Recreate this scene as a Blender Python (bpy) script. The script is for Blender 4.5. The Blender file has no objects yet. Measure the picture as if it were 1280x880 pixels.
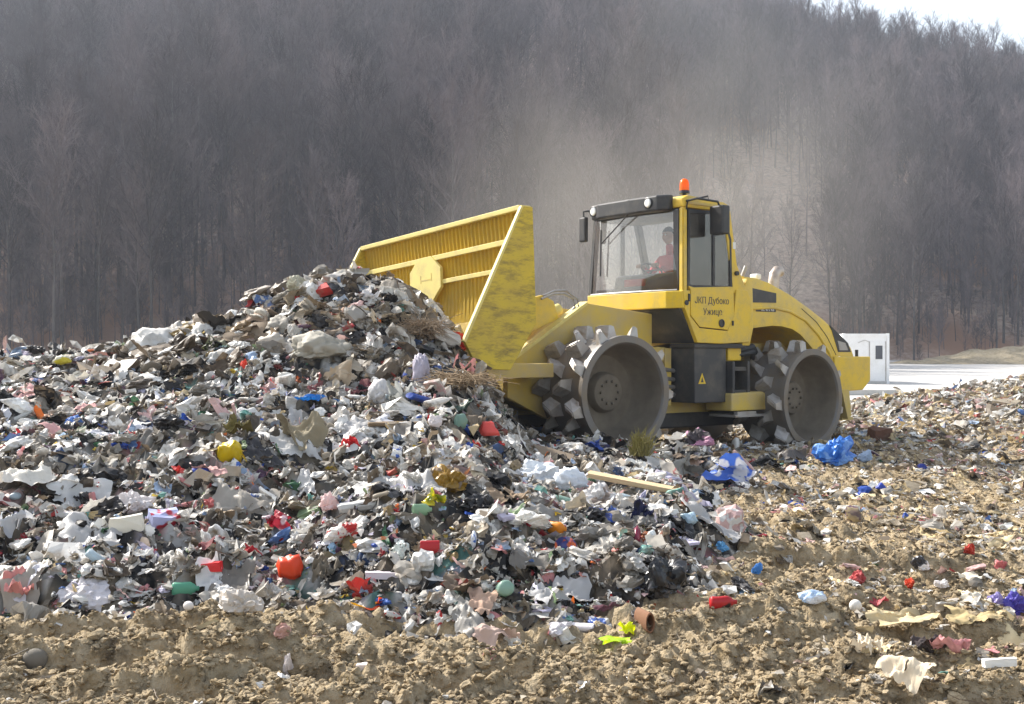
import bpy, bmesh, math, random
import numpy as np
from mathutils import Vector, Matrix, noise as mnoise

RNG = np.random.default_rng(7)
random.seed(7)
S = bpy.context.scene
C = S.collection
R = math.radians
PI = math.pi

# ------------------------------------------------------------------ camera
F = 1400.0            # focal length in pixels of the 1280 wide photograph
EYE = 1.6
cam_d = bpy.data.cameras.new('camera')
cam_d.sensor_width = 36.0
cam_d.lens = 36.0 * F / 1280.0
cam_d.clip_start = 0.05
cam_d.clip_end = 5000
cam = bpy.data.objects.new('camera', cam_d)
C.objects.link(cam)
cam.location = (0, 0, EYE)
cam.rotation_euler = (R(90), 0, 0)
S.camera = cam

# ------------------------------------------------------------------ helpers
def tag(o, label=None, cat=None, group=None, kind=None):
    if label: o['label'] = label
    if cat: o['category'] = cat
    if group: o['group'] = group
    if kind: o['kind'] = kind
    return o

def link(o, parent=None):
    C.objects.link(o)
    if parent is not None:
        o.parent = parent
    return o

def empty(name, loc=(0, 0, 0), rz=0.0, parent=None):
    o = bpy.data.objects.new(name, None)
    o.empty_display_size = 0.1
    o.location = loc
    o.rotation_euler = (0, 0, rz)
    return link(o, parent)

def mesh_np(name, V, polys, sizes=None, cols=None, mats=None, smooth=False):
    """V (n,3); polys flat index array + sizes, or (m,k) array"""
    V = np.asarray(V, np.float32)
    polys = np.asarray(polys, np.int32)
    if sizes is None:
        sizes = np.full(len(polys), polys.shape[1], np.int32)
        polys = polys.ravel()
    me = bpy.data.meshes.new(name)
    me.vertices.add(len(V)); me.vertices.foreach_set('co', V.ravel())
    me.loops.add(len(polys)); me.loops.foreach_set('vertex_index', polys)
    me.polygons.add(len(sizes))
    st = np.zeros(len(sizes), np.int32); st[1:] = np.cumsum(sizes)[:-1]
    me.polygons.foreach_set('loop_start', st)
    me.polygons.foreach_set('use_smooth', np.full(len(sizes), smooth))
    for m in (mats or []): me.materials.append(m)
    if cols:
        for k, c in cols.items():
            a = me.attributes.new(k, 'FLOAT_COLOR', 'POINT')
            c4 = np.ones((len(V), 4), np.float32); c4[:, :3] = c
            a.data.foreach_set('color', c4.ravel())
    me.update(calc_edges=True)
    me.validate()
    return me

def bm_obj(name, bm, mat, parent=None, smooth=False, loc=None):
    bmesh.ops.recalc_face_normals(bm, faces=bm.faces)
    me = bpy.data.meshes.new(name)
    bm.to_mesh(me); bm.free()
    if smooth:
        me.polygons.foreach_set('use_smooth', np.ones(len(me.polygons), bool))
        if smooth != True:
            pass
    me.materials.append(mat)
    o = bpy.data.objects.new(name, me)
    if loc: o.location = loc
    return link(o, parent)

def auto_smooth(o, deg=35):
    me = o.data
    me.polygons.foreach_set('use_smooth', np.ones(len(me.polygons), bool))
    b = bmesh.new(); b.from_mesh(me)
    for e in b.edges:
        if len(e.link_faces) == 2 and e.calc_face_angle(0) > R(deg): e.smooth = False
    b.to_mesh(me); b.free()
    return o

def add_box(bm, x0, x1, y0, y1, z0, z1, bev=0.0, M=None):
    vs = [bm.verts.new((x, y, z)) for x in (x0, x1) for y in (y0, y1) for z in (z0, z1)]
    fs = [bm.faces.new([vs[i] for i in q]) for q in ((0,1,3,2),(4,6,7,5),(0,4,5,1),(2,3,7,6),(0,2,6,4),(1,5,7,3))]
    if bev:
        es = list({e for f in fs for e in f.edges})
        r = bmesh.ops.bevel(bm, geom=es, offset=bev, segments=2, affect='EDGES', profile=0.6)
        vs = [v for v in set(vs) | set(r['verts']) if v.is_valid]
    if M is not None: bmesh.ops.transform(bm, matrix=M, verts=vs)
    return vs

def add_prism(bm, pts, a, b, axis='y', bev=0.0):
    """polygon pts extruded from a to b along axis. pts are (x,z) for y, (y,z) for x, (x,y) for z"""
    def co(p, t):
        return {'y': (p[0], t, p[1]), 'x': (t, p[0], p[1]), 'z': (p[0], p[1], t)}[axis]
    A = [bm.verts.new(co(p, a)) for p in pts]
    B = [bm.verts.new(co(p, b)) for p in pts]
    n = len(pts)
    fs = [bm.faces.new(A), bm.faces.new(list(reversed(B)))]
    for i in range(n):
        fs.append(bm.faces.new((A[i], B[i], B[(i+1) % n], A[(i+1) % n])))
    if bev:
        es = list({e for f in fs for e in f.edges})
        bmesh.ops.recalc_face_normals(bm, faces=fs)
        bmesh.ops.bevel(bm, geom=es, offset=bev, segments=2, affect='EDGES', profile=0.6)

def add_tube(bm, pts, r, n=8, caps=True):
    pts = [Vector(p) for p in pts]
    rs = r if isinstance(r, (list, tuple)) else [r] * len(pts)
    rings = []
    up = Vector((0, 0, 1))
    for i, p in enumerate(pts):
        d = (pts[min(i+1, len(pts)-1)] - pts[max(i-1, 0)]).normalized()
        ref = up if abs(d.z) < .95 else Vector((1, 0, 0))
        u = d.cross(ref).normalized(); w = u.cross(d)
        rings.append([bm.verts.new(p + (u*math.cos(2*PI*k/n) + w*math.sin(2*PI*k/n)) * rs[i]) for k in range(n)])
    for a, b in zip(rings, rings[1:]):
        for k in range(n):
            bm.faces.new((a[k], a[(k+1) % n], b[(k+1) % n], b[k]))
    if caps:
        bm.faces.new(list(reversed(rings[0]))); bm.faces.new(rings[-1])

def add_lathe(bm, prof, n=40, axis='y', close=False):
    """prof: list of (t, r) along the axis"""
    rings = []
    for t, r in prof:
        if r < 1e-5:
            rings.append([bm.verts.new({'y': (0, t, 0), 'z': (0, 0, t), 'x': (t, 0, 0)}[axis])]); continue
        ring = []
        for k in range(n):
            c, s = math.cos(2*PI*k/n)*r, math.sin(2*PI*k/n)*r
            ring.append(bm.verts.new({'y': (c, t, s), 'z': (c, s, t), 'x': (t, c, s)}[axis]))
        rings.append(ring)
    for a, b in zip(rings, rings[1:]):
        for k in range(n):
            k2 = (k+1) % n
            if len(a) == 1 and len(b) == 1: continue
            if len(a) == 1: bm.faces.new((a[0], b[k2], b[k]))
            elif len(b) == 1: bm.faces.new((a[k], a[k2], b[0]))
            else: bm.faces.new((a[k], a[k2], b[k2], b[k]))

# ---- numpy gradient noise
def _h(ix, iy, seed):
    ix = ix.astype(np.uint32); iy = iy.astype(np.uint32)
    h = ix * np.uint32(374761393) + iy * np.uint32(668265263) + np.uint32((seed * 2246822519) & 0xffffffff)
    h = (h ^ (h >> np.uint32(13))) * np.uint32(1274126177)
    h = h ^ (h >> np.uint32(16))
    return h.astype(np.float64) / 4294967296.0

def perlin(x, y, seed=0):
    x = np.asarray(x, float); y = np.asarray(y, float)
    xi = np.floor(x).astype(np.int64); yi = np.floor(y).astype(np.int64)
    xf = x - xi; yf = y - yi
    u = xf*xf*xf*(xf*(xf*6-15)+10); v = yf*yf*yf*(yf*(yf*6-15)+10)
    def g(dx, dy):
        a = _h(xi+dx, yi+dy, seed) * 2*PI
        return np.cos(a)*(xf-dx) + np.sin(a)*(yf-dy)
    return ((g(0,0)*(1-u)+g(1,0)*u)*(1-v) + (g(0,1)*(1-u)+g(1,1)*u)*v) * 1.5

def fbm(x, y, seed=0, o=4, gain=.5):
    s = 0; a = 1.0
    for i in range(o):
        s = s + a*perlin(x*2**i + 17.3*i, y*2**i - 9.1*i, seed+i); a *= gain
    return s

def sstep(a, b, x):
    t = np.clip((np.asarray(x, float)-a)/(b-a), 0, 1)
    return t*t*(3-2*t)

# ------------------------------------------------------------------ materials
def new_mat(name):
    m = bpy.data.materials.new(name); m.use_nodes = True
    nt = m.node_tree
    return m, nt, nt.nodes['Principled BSDF'], nt.nodes['Material Output']

def nd(nt, typ, **kw):
    n = nt.nodes.new(typ)
    for k, v in kw.items():
        if k.startswith('i_'): n.inputs[k[2:].replace('_', ' ')].default_value = v
        else: setattr(n, k, v)
    return n

def noise_fac(nt, scale, detail=4, lo=.35, hi=.65, rough=.55, coord='Object', stretch=None, turn=0.0):
    tc = nd(nt, 'ShaderNodeTexCoord')
    src = tc.outputs[coord]
    if stretch:
        mp = nd(nt, 'ShaderNodeMapping'); mp.inputs['Scale'].default_value = stretch
        mp.inputs['Rotation'].default_value = (0, turn, 0)
        nt.links.new(src, mp.inputs[0]); src = mp.outputs[0]
    n = nd(nt, 'ShaderNodeTexNoise'); n.inputs['Scale'].default_value = scale
    n.inputs['Detail'].default_value = detail; n.inputs['Roughness'].default_value = rough
    nt.links.new(src, n.inputs['Vector'])
    mr = nd(nt, 'ShaderNodeMapRange'); mr.inputs[1].default_value = lo; mr.inputs[2].default_value = hi
    nt.links.new(n.outputs[0], mr.inputs[0])
    return mr.outputs[0], n

def mixc(nt, fac, a, b):
    m = nd(nt, 'ShaderNodeMix', data_type='RGBA')
    for s, v in ((0, fac), (6, a), (7, b)):
        if isinstance(v, bpy.types.NodeSocket): nt.links.new(v, m.inputs[s])
        elif s == 0: m.inputs[0].default_value = v
        else: m.inputs[s].default_value = (*v, 1)
    return m.outputs[2]

def add_bump(nt, bsdf, scale, strength, dist=.02, detail=4):
    f, n = noise_fac(nt, scale, detail)
    b = nd(nt, 'ShaderNodeBump'); b.inputs['Strength'].default_value = strength; b.inputs['Distance'].default_value = dist
    nt.links.new(n.outputs[0], b.inputs['Height']); nt.links.new(b.outputs[0], bsdf.inputs['Normal'])

def simple(name, col, rough=.6, metal=0.0, dirt=None, dscale=4.0, lo=.45, hi=.75, bump=None, stretch=None, spec=.5, dirt2=None):
    m, nt, b, out = new_mat(name)
    b.inputs['Roughness'].default_value = rough; b.inputs['Metallic'].default_value = metal
    b.inputs['Specular IOR Level'].default_value = spec
    if dirt:
        f, _ = noise_fac(nt, dscale, 6, lo, hi, .65, stretch=stretch)
        c = mixc(nt, f, col, dirt)
        if dirt2:
            f2, _ = noise_fac(nt, dscale*2.2, 9, .50, .80, .78, stretch=(stretch and (.9, 1, 3.2)), turn=.45)
            mf = nd(nt, 'ShaderNodeMath', operation='MULTIPLY'); mf.inputs[1].default_value = .75
            nt.links.new(f2, mf.inputs[0]); c = mixc(nt, mf.outputs[0], c, dirt2)
        nt.links.new(c, b.inputs['Base Color'])
    else:
        b.inputs['Base Color'].default_value = (*col, 1)
    if bump: add_bump(nt, b, *bump)
    return m

YEL = (.73, .49, .018)
DUST = (.42, .34, .21)
M = {}
M['yellow'] = simple('yellow_paint', YEL, .42, dirt=(.50, .37, .12), dscale=2.2, lo=.40, hi=.80, dirt2=(.36, .27, .10))
M['yellow_dusty'] = simple('dusty_yellow_paint', (.60, .43, .07), .6, dirt=(.44, .35, .2), dscale=2.5, lo=.35, hi=.75)
M['yellow_blade'] = simple('blade_paint', (.66, .45, .015), .55, dirt=(.46, .33, .06), dscale=1.6, lo=.4, hi=.8)
M['yellow_scuffed'] = simple('scuffed_blade_paint', (.60, .43, .012), .55, dirt=(.42, .29, .04), dscale=1.3, lo=.35, hi=.8, stretch=(1.3, 1, 1.5), dirt2=(.05, .038, .022))
for _n in M['yellow_scuffed'].node_tree.nodes:
    if _n.type == 'MAP_RANGE' and abs(_n.inputs[1].default_value - .50) < 1e-4: _n.inputs[1].default_value = .47; _n.inputs[2].default_value = .66
M['pale_yellow'] = simple('worn_and_highlit_paint', (.68, .56, .17), .6, dirt=(.5, .40, .15), dscale=5)
M['steel'] = simple('worn_drum_steel', (.165, .155, .145), .5, .3, dirt=(.185, .15, .11), dscale=3, lo=.4, hi=.65, bump=(30, .25, .01))
M['steel_dusty'] = simple('dusty_drum_recess', (.17, .142, .105), .8, 0, dirt=(.10, .082, .06), dscale=2.5, lo=.35, hi=.7)
M['tooth'] = simple('polished_tooth_steel', (.40, .38, .36), .42, .4, dirt=(.26, .22, .17), dscale=5, lo=.45, hi=.7)
M['dark'] = simple('dark_grey_paint', (.040, .040, .042), .55, dirt=(.14, .12, .09), dscale=2.5, lo=.45, hi=.85)
M['black'] = simple('black_plastic', (.018, .018, .02), .45, dirt=(.08, .07, .055), dscale=4, lo=.5, hi=.9)
M['rubber'] = simple('black_rubber', (.02, .02, .02), .6)
M['chrome'] = simple('cylinder_chrome', (.75, .73, .7), .25, .8)
M['grey_metal'] = simple('grey_metal', (.35, .34, .33), .45, .5, dirt=(.25, .2, .15), dscale=6)
M['exhaust'] = simple('pale_exhaust_steel', (.5, .44, .38), .4, .6, dirt=(.3, .22, .16), dscale=6)
M['badge_white'] = simple('badge_white', (.75, .75, .72), .5)
M['lamp'] = simple('lamp_lens', (.75, .76, .74), .2)
M['red_cloth'] = simple('red_cloth', (.42, .02, .03), .85, dirt=(.3, .015, .02), dscale=6)
M['skin'] = simple('skin', (.42, .24, .17), .6)
M['hair'] = simple('dark_hair', (.02, .015, .012), .7)
M['trouser'] = simple('navy_cloth', (.03, .035, .06), .9)
M['white_panel'] = simple('white_cabin_panel', (.78, .78, .78), .5, dirt=(.62, .61, .58), dscale=1.2, lo=.45, hi=.8)
M['window'] = simple('dark_window_pane', (.05, .06, .08), .08)
M['concrete'] = simple('pale_concrete', (.46, .45, .43), .9, dirt=(.34, .33, .31), dscale=2)

def glass_mat(name, tint=(.93, .96, .97), refl=.08):
    m, nt, b, out = new_mat(name)
    nt.nodes.remove(b)
    tr = nd(nt, 'ShaderNodeBsdfTransparent'); tr.inputs[0].default_value = (*tint, 1)
    gl = nd(nt, 'ShaderNodeBsdfGlossy'); gl.inputs['Roughness'].default_value = .03
    fr = nd(nt, 'ShaderNodeFresnel'); fr.inputs[0].default_value = 1.5
    ad = nd(nt, 'ShaderNodeMath', operation='ADD'); ad.inputs[1].default_value = refl
    nt.links.new(fr.outputs[0], ad.inputs[0])
    mx = nd(nt, 'ShaderNodeMixShader')
    nt.links.new(ad.outputs[0], mx.inputs[0]); nt.links.new(tr.outputs[0], mx.inputs[1]); nt.links.new(gl.outputs[0], mx.inputs[2])
    # thin film of dust on the pane
    df = nd(nt, 'ShaderNodeBsdfDiffuse'); df.inputs[0].default_value = (.5, .46, .4, 1)
    f, _ = noise_fac(nt, 2.2, 5, .3, .95)
    mu = nd(nt, 'ShaderNodeMath', operation='MULTIPLY'); mu.inputs[1].default_value = .20
    nt.links.new(f, mu.inputs[0])
    m2 = nd(nt, 'ShaderNodeMixShader')
    nt.links.new(mu.outputs[0], m2.inputs[0]); nt.links.new(mx.outputs[0], m2.inputs[1]); nt.links.new(df.outputs[0], m2.inputs[2])
    nt.links.new(m2.outputs[0], out.inputs[0])
    return m
M['glass'] = glass_mat('cab_glass')

# amber beacon
def beacon_mat():
    m, nt, b, out = new_mat('amber_lens')
    b.inputs['Base Color'].default_value = (.9, .22, .01, 1); b.inputs['Roughness'].default_value = .2
    t = nd(nt, 'ShaderNodeBsdfTranslucent'); t.inputs[0].default_value = (1, .3, .02, 1)
    mx = nd(nt, 'ShaderNodeMixShader'); mx.inputs[0].default_value = .5
    nt.links.new(b.outputs[0], mx.inputs[1]); nt.links.new(t.outputs[0], mx.inputs[2]); nt.links.new(mx.outputs[0], out.inputs[0])
    return m
M['amber'] = beacon_mat()

def soil_mat(name, cs, scale=1.0):
    m, nt, b, out = new_mat(name)
    b.inputs['Roughness'].default_value = .95; b.inputs['Specular IOR Level'].default_value = .15
    f1, _ = noise_fac(nt, .9*scale, 5, .35, .65)
    f2, _ = noise_fac(nt, 14*scale, 6, .37, .62, .65)
    f3, _ = noise_fac(nt, 5*scale, 6, .52, .68, .7)
    c = mixc(nt, f1, cs[0], cs[1]); c = mixc(nt, f2, c, cs[2]); c = mixc(nt, f3, c, cs[3])
    nt.links.new(c, b.inputs['Base Color'])
    add_bump(nt, b, 38*scale, .9, .03, 8)
    return m
M['soil'] = soil_mat('churned_soil', [(.27, .20, .112), (.215, .160, .092), (.39, .315, .21), (.105, .078, .048)])
M['gravel'] = soil_mat('pale_gravel', [(.50, .48, .45), (.45, .43, .40), (.56, .54, .51), (.40, .38, .35)], .35)
M['litter'] = soil_mat('leaf_litter', [(.34, .235, .18), (.24, .165, .13), (.52, .42, .35), (.13, .095, .078)], .13)
_nt = M['litter'].node_tree; _b = _nt.nodes['Principled BSDF']
_src = _b.inputs['Base Color'].links[0].from_socket
_f, _ = noise_fac(_nt, .035, 3, .50, .62)
_nt.links.new(mixc(_nt, _f, _src, (.29, .165, .105)), _b.inputs['Base Color'])
M['bank'] = soil_mat('earth_bank', [(.26, .21, .13), (.20, .17, .11), (.33, .28, .2), (.15, .13, .085)], .3)

def attr_mat(name, rough, transl, bumps=None):
    m, nt, b, out = new_mat(name)
    a = nd(nt, 'ShaderNodeAttribute', attribute_name='col'); a2 = nd(nt, 'ShaderNodeAttribute', attribute_name='col2')
    f, _ = noise_fac(nt, 11.0, 2, .50, .53)
    c = mixc(nt, f, a.outputs[0], a2.outputs[0])
    d, _ = noise_fac(nt, 6.0, 5, .50, .72)
    c = mixc(nt, d, c, (.21, .16, .105))
    nt.links.new(c, b.inputs['Base Color'])
    b.inputs['Roughness'].default_value = rough; b.inputs['Specular IOR Level'].default_value = .35
    if transl:
        t = nd(nt, 'ShaderNodeBsdfTranslucent'); nt.links.new(c, t.inputs[0])
        mx = nd(nt, 'ShaderNodeMixShader'); mx.inputs[0].default_value = transl
        nt.links.new(b.outputs[0], mx.inputs[1]); nt.links.new(t.outputs[0], mx.inputs[2]); nt.links.new(mx.outputs[0], out.inputs[0])
    return m
M['rubbish'] = attr_mat('mixed_rubbish', .5, .22)

_cm = {}
def item_mat(col, rough=.5, transl=.2, col2=None, pscale=9.0, plo=.5, phi=.53, dirty=.5):
    key = (col, rough, transl, col2, pscale, dirty)
    if key in _cm: return _cm[key]
    m, nt, b, out = new_mat('rubbish_colour')
    c = None
    if col2:
        f, _ = noise_fac(nt, pscale, 2, plo, phi)
        c = mixc(nt, f, col, col2)
    d, _ = noise_fac(nt, 5.0, 5, .48, .80)
    mu = nd(nt, 'ShaderNodeMath', operation='MULTIPLY'); mu.inputs[1].default_value = dirty
    nt.links.new(d, mu.inputs[0])
    c = mixc(nt, mu.outputs[0], c if c is not None else col, (.20, .165, .12))
    nt.links.new(c, b.inputs['Base Color']); b.inputs['Roughness'].default_value = rough
    b.inputs['Specular IOR Level'].default_value = .4
    add_bump(nt, b, 28, .25, .01, 3)
    if transl:
        t = nd(nt, 'ShaderNodeBsdfTranslucent'); nt.links.new(c, t.inputs[0])
        mx = nd(nt, 'ShaderNodeMixShader'); mx.inputs[0].default_value = transl
        nt.links.new(b.outputs[0], mx.inputs[1]); nt.links.new(t.outputs[0], mx.inputs[2]); nt.links.new(mx.outputs[0], out.inputs[0])
    _cm[key] = m
    return m

# ------------------------------------------------------------------ light
SUN_DIR = Vector((-.62, .46, .64)).normalized()      # towards the sun: left, behind the scene
elev = math.asin(SUN_DIR.z); azim = math.atan2(SUN_DIR.x, SUN_DIR.y)   # clockwise from +Y
w = bpy.data.worlds.new('World'); S.world = w; w.use_nodes = True
nt = w.node_tree
bg = nt.nodes['Background']
sky = nt.nodes.new('ShaderNodeTexSky'); sky.sky_type = 'NISHITA'; sky.sun_disc = False
sky.sun_elevation = elev; sky.sun_rotation = azim
sky.dust_density = 3.0; sky.air_density = 1.3; sky.altitude = 300
hs = nt.nodes.new('ShaderNodeHueSaturation'); hs.inputs['Saturation'].default_value = .55
nt.links.new(sky.outputs[0], hs.inputs['Color']); nt.links.new(hs.outputs[0], bg.inputs[0]); bg.inputs[1].default_value = .15
sd = bpy.data.lights.new('sun', 'SUN'); sd.energy = 4.6; sd.angle = R(.6); sd.color = (1, .95, .87)
so = bpy.data.objects.new('sun', sd); C.objects.link(so)
so.rotation_euler = SUN_DIR.to_track_quat('Z', 'Y').to_euler(); so.location = (-60, 60, 150)
S.view_settings.view_transform = 'Standard'; S.view_settings.look = 'None'
S.view_settings.exposure = 1.05; S.view_settings.gamma = 1

# ------------------------------------------------------------------ terrain
def g0(x, y):
    """ground without the rubbish heap"""
    x = np.asarray(x, float); y = np.asarray(y, float)
    z = .10*fbm(x*.35, y*.35, 3, 3)
    rise = np.clip((y-14)/17, 0, 1) * np.interp(x - .30*(y-31)*(y > 14), [2, 8.6, 10.5, 14, 17], [0, .10, .25, .80, .85])
    rise = rise * (1 - sstep(31, 37, y + .6*perlin(x*.3, y*.1, 5)))
    z = z*(1 - sstep(28, 36, y)) + rise - .06*sstep(30, 37, y)
    near = 1 - sstep(20, 34, y)
    # cleat tracks running across the picture
    ph = y + .42*perlin(x*.35, y*.25, 11) + .10*perlin(x*1.7, y*1.2, 13) + .03*x
    tr = np.abs(((ph/.52) % 1.0) - .5)*2
    z += near*.10*(sstep(.36, .62, tr) - .5) * (.55 + .9*sstep(-.2, .5, perlin(x*.4, y*.9, 12))) * (1-sstep(8.2, 11, y))
    z += near*.055*(sstep(.0, .08, perlin(x*1.7 + .4*perlin(x*5, y*5, 22), y*2.6, 23)) - .5)
    z += near*.045*np.abs(fbm(x*2.6, y*2.6, 21, 3)) + near*.040*fbm(x*6, y*6, 31, 4, .62)
    z += near*.030*np.abs(perlin(x*13, y*13, 41)) + near*.018*perlin(x*27, y*27, 43) + near*.012*perlin(x*19, y*19, 44)
    return z

def heap(x, y):
    x = np.asarray(x, float); y = np.asarray(y, float)
    toe = 6.22 + .30*perlin(x*.9, y*0+3.3, 51) + .12*perlin(x*2.7, y*0+8.3, 52) - .42*sstep(-1.3, -.2, x)*(1-sstep(.3, 1.2, x)) + .9*sstep(1.2, 2.4, x)
    t = np.clip((y - toe)/9.0, 0, 1)
    base = 1.50*(1 - (1-t)**1.4)
    # lower to the right, in front of the machine
    lim = 1.55 - 1.20*sstep(-1.4, .4, x - .035*(y-10))
    lim = np.minimum(lim, 1.55 - 1.31*sstep(11.5, 15.2, y)*sstep(-.9, .3, x))
    b = -np.log(np.exp(-7*base) + np.exp(-7*lim))/7
    b = np.clip(b, 0, None)
    edge = 1 - sstep(1.15, 2.0, x + .35*perlin(x*.6, y*.6, 55) - .04*(y-8))
    b = b*edge
    # low spread of waste round the front drum and under the machine
    low = .11*sstep(12.2, 13.6, y + .3*perlin(x*.9, y*.9, 57))*(1-sstep(17.0, 19.0, y))*(1-sstep(2.4, 3.9, x + .4*perlin(x*.7, y*.7, 58)))*sstep(-.5, .5, x)
    low = low + .30*np.exp(-((x-2.35)/.55)**2 - ((y-14.5)/.45)**2) + .22*np.exp(-((x-.75)/.4)**2 - ((y-14.6)/.4)**2)
    b = np.maximum(b, low)
    sx = np.where(x < -2.05, 1.75, 1.25)
    pile = 1.08*np.exp(-np.abs((x+2.05)/sx)**2.2 - np.abs((y-14.7)/1.8)**2.4)
    pile = pile*(1 - .96*sstep(-.75, .25, x))
    far = 1 - sstep(24, 30, y)
    z = (b + pile)*far
    z += .10*fbm(x*.9, y*.9, 61, 3)*sstep(.05, .4, z)
    return z

def G(x, y):
    return g0(x, y) + np.maximum(heap(x, y), 0)

def axis_pts(spec):
    out = [spec[0][0]]
    for a, b, d in spec:
        n = max(1, int(round((b-a)/d)))
        out += list(np.linspace(a, b, n+1)[1:])
    return np.array(out)

def grid_mesh(name, xs, ys, zf, mat, smooth=True, cols=None):
    X, Y = np.meshgrid(xs, ys)
    Z = zf(X, Y)
    V = np.stack([X, Y, Z], -1).reshape(-1, 3)
    nx, ny = len(xs), len(ys)
    i = np.arange(nx-1)[None, :] + np.arange(ny-1)[:, None]*nx
    P = np.stack([i, i+1, i+1+nx, i+nx], -1).reshape(-1, 4)
    return mesh_np(name, V, P, mats=[mat], smooth=smooth, cols=cols)

xs = axis_pts([(-2500, -400, 300), (-400, -60, 20), (-60, -14, 2.0), (-14, -6, .25), (-6, -4, .06), (-4, 4.2, .022), (4.2, 7, .06), (7, 22, .2), (22, 60, 1.5), (60, 400, 20), (400, 2500, 300)])
ys = axis_pts([(-400, -20, 40), (-20, 0, 2), (0, 4.4, .25), (4.4, 8.4, .022), (8.4, 11, .05), (11, 16, .1), (16, 40, .25), (40, 60, 1), (60, 140, 8), (140, 500, 30), (500, 3000, 250)])
o = link(bpy.data.objects.new('ground', grid_mesh('ground', xs, ys, g0, M['soil'])))
tag(o, kind='structure')

# loose clods of earth: uncountable
def ico(sub):
    b = bmesh.new(); bmesh.ops.create_icosphere(b, subdivisions=sub, radius=1)
    V = np.array([v.co[:] for v in b.verts]); P = np.array([[v.index for v in f.verts] for f in b.faces]); b.free()
    return V, P
ICO = {k: ico(k) for k in (1, 2, 3, 4)}

def rand_rot(n, tilt):
    """random yaw then random tilt (radians std) matrices (n,3,3)"""
    yaw = RNG.uniform(0, 2*PI, n); ax = RNG.uniform(0, 2*PI, n); t = RNG.normal(0, tilt, n)
    c, s = np.cos(yaw), np.sin(yaw); z = np.zeros(n); o1 = np.ones(n)
    Rz = np.stack([np.stack([c, -s, z], -1), np.stack([s, c, z], -1), np.stack([z, z, o1], -1)], 1)
    kx, ky = np.cos(ax), np.sin(ax); ct, st = np.cos(t), np.sin(t); v = 1-ct
    Rt = np.stack([np.stack([ct+kx*kx*v, kx*ky*v, ky*st], -1),
                   np.stack([kx*ky*v, ct+ky*ky*v, -kx*st], -1),
                   np.stack([-ky*st, kx*st, ct], -1)], 1)
    return Rt @ Rz

def scatter_merge(templates, tid, pos, rot, scl, col=None, col2=None):
    """merge many transformed copies of small template meshes; returns V, flat polys, sizes, cols"""
    Vs, Ps, Ss, Cs, C2 = [], [], [], [], []
    off = 0
    for t, (V, P) in enumerate(templates):
        ix = np.nonzero(tid == t)[0]
        if not len(ix): continue
        W = (V[None] * scl[ix][:, None, :]) @ np.transpose(rot[ix], (0, 2, 1)) + pos[ix][:, None, :]
        n, k = len(ix), len(V)
        Vs.append(W.reshape(-1, 3))
        PP = P[None] + (np.arange(n)*k)[:, None, None] + off
        Ps.append(PP.reshape(-1)); Ss.append(np.full(n*len(P), P.shape[1], np.int32))
        if col is not None:
            Cs.append(np.repeat(col[ix], k, 0)); C2.append(np.repeat(col2[ix], k, 0))
        off += n*k
    return np.concatenate(Vs), np.concatenate(Ps), np.concatenate(Ss), (np.concatenate(Cs) if Cs else None), (np.concatenate(C2) if C2 else None)

def clod_template(seed, sub=1):
    V, P = ICO[sub]
    r = np.random.default_rng(seed)
    d = np.ones(len(V))
    for _ in range(7):
        n = r.normal(size=3); n /= np.linalg.norm(n); c = r.uniform(.35, .8)
        p = V @ n
        d = np.where(p*d > c, c/np.maximum(p, 1e-3), d)
    d = d*(1 + .10*r.normal(size=len(V)))
    return V*d[:, None], P
clods = [clod_template(i) for i in range(8)] + [clod_template(20+i, 2) for i in range(8)]
def make_clods(n, box, smin, smax, mask=None):
    y = box[2] + (box[3]-box[2])*RNG.random(n)**2.1; x = RNG.uniform(-1, 1, n)*(.5*y + 1.6)
    keep = (x > box[0]) & (x < box[1])
    if mask is not None: keep &= mask(x, y)
    x, y = x[keep], y[keep]; n = len(x)
    keep = heap(x, y) < .05
    x, y = x[keep], y[keep]; n = len(x)
    s = smin*(smax/smin)**(RNG.random(n)**2.2)
    pos = np.stack([x, y, g0(x, y) + s*.12], -1)
    scl = np.stack([s*RNG.uniform(.8, 1.3, n), s*RNG.uniform(.8, 1.3, n), s*RNG.uniform(.5, .85, n)], -1)
    return RNG.integers(0, 8, n), pos, rand_rot(n, .4), scl
a = make_clods(240000, (-12, 14, 4.3, 20), .007, .034); a2 = make_clods(520, (-6, 9, 4.4, 15), .03, .062)
a2 = (a2[0] + 8,) + tuple(a2[1:])
a = [np.concatenate([q1, q2]) for q1, q2 in zip(a, a2)]
V, P, Sz, _, _ = scatter_merge(clods, *a)
o = link(bpy.data.objects.new('soil_clods', mesh_np('soil_clods', V, P, Sz, mats=[M['soil']], smooth=False)))
tag(o, 'loose brown clods of earth strewn over the churned ground', 'soil', kind='stuff')

# ---- yard, far bank, hill
def yard_z(x, y): return -.055 + .0*x
yx = np.linspace(4, 140, 69); yy = np.linspace(36, 118, 42)
def yard_f(x, y):
    e = np.minimum(np.minimum(x-4, 140-x), np.minimum(y-36, 118-y))
    return g0(x, y)*0 - .05 + .62*np.clip((y-62)/40, 0, 1.4) + .010*perlin(x*.2, y*.2, 71)
o = link(bpy.data.objects.new('gravel_yard', grid_mesh('gravel_yard', yx, yy, yard_f, M['gravel'])))
tag(o, kind='structure')

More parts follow.
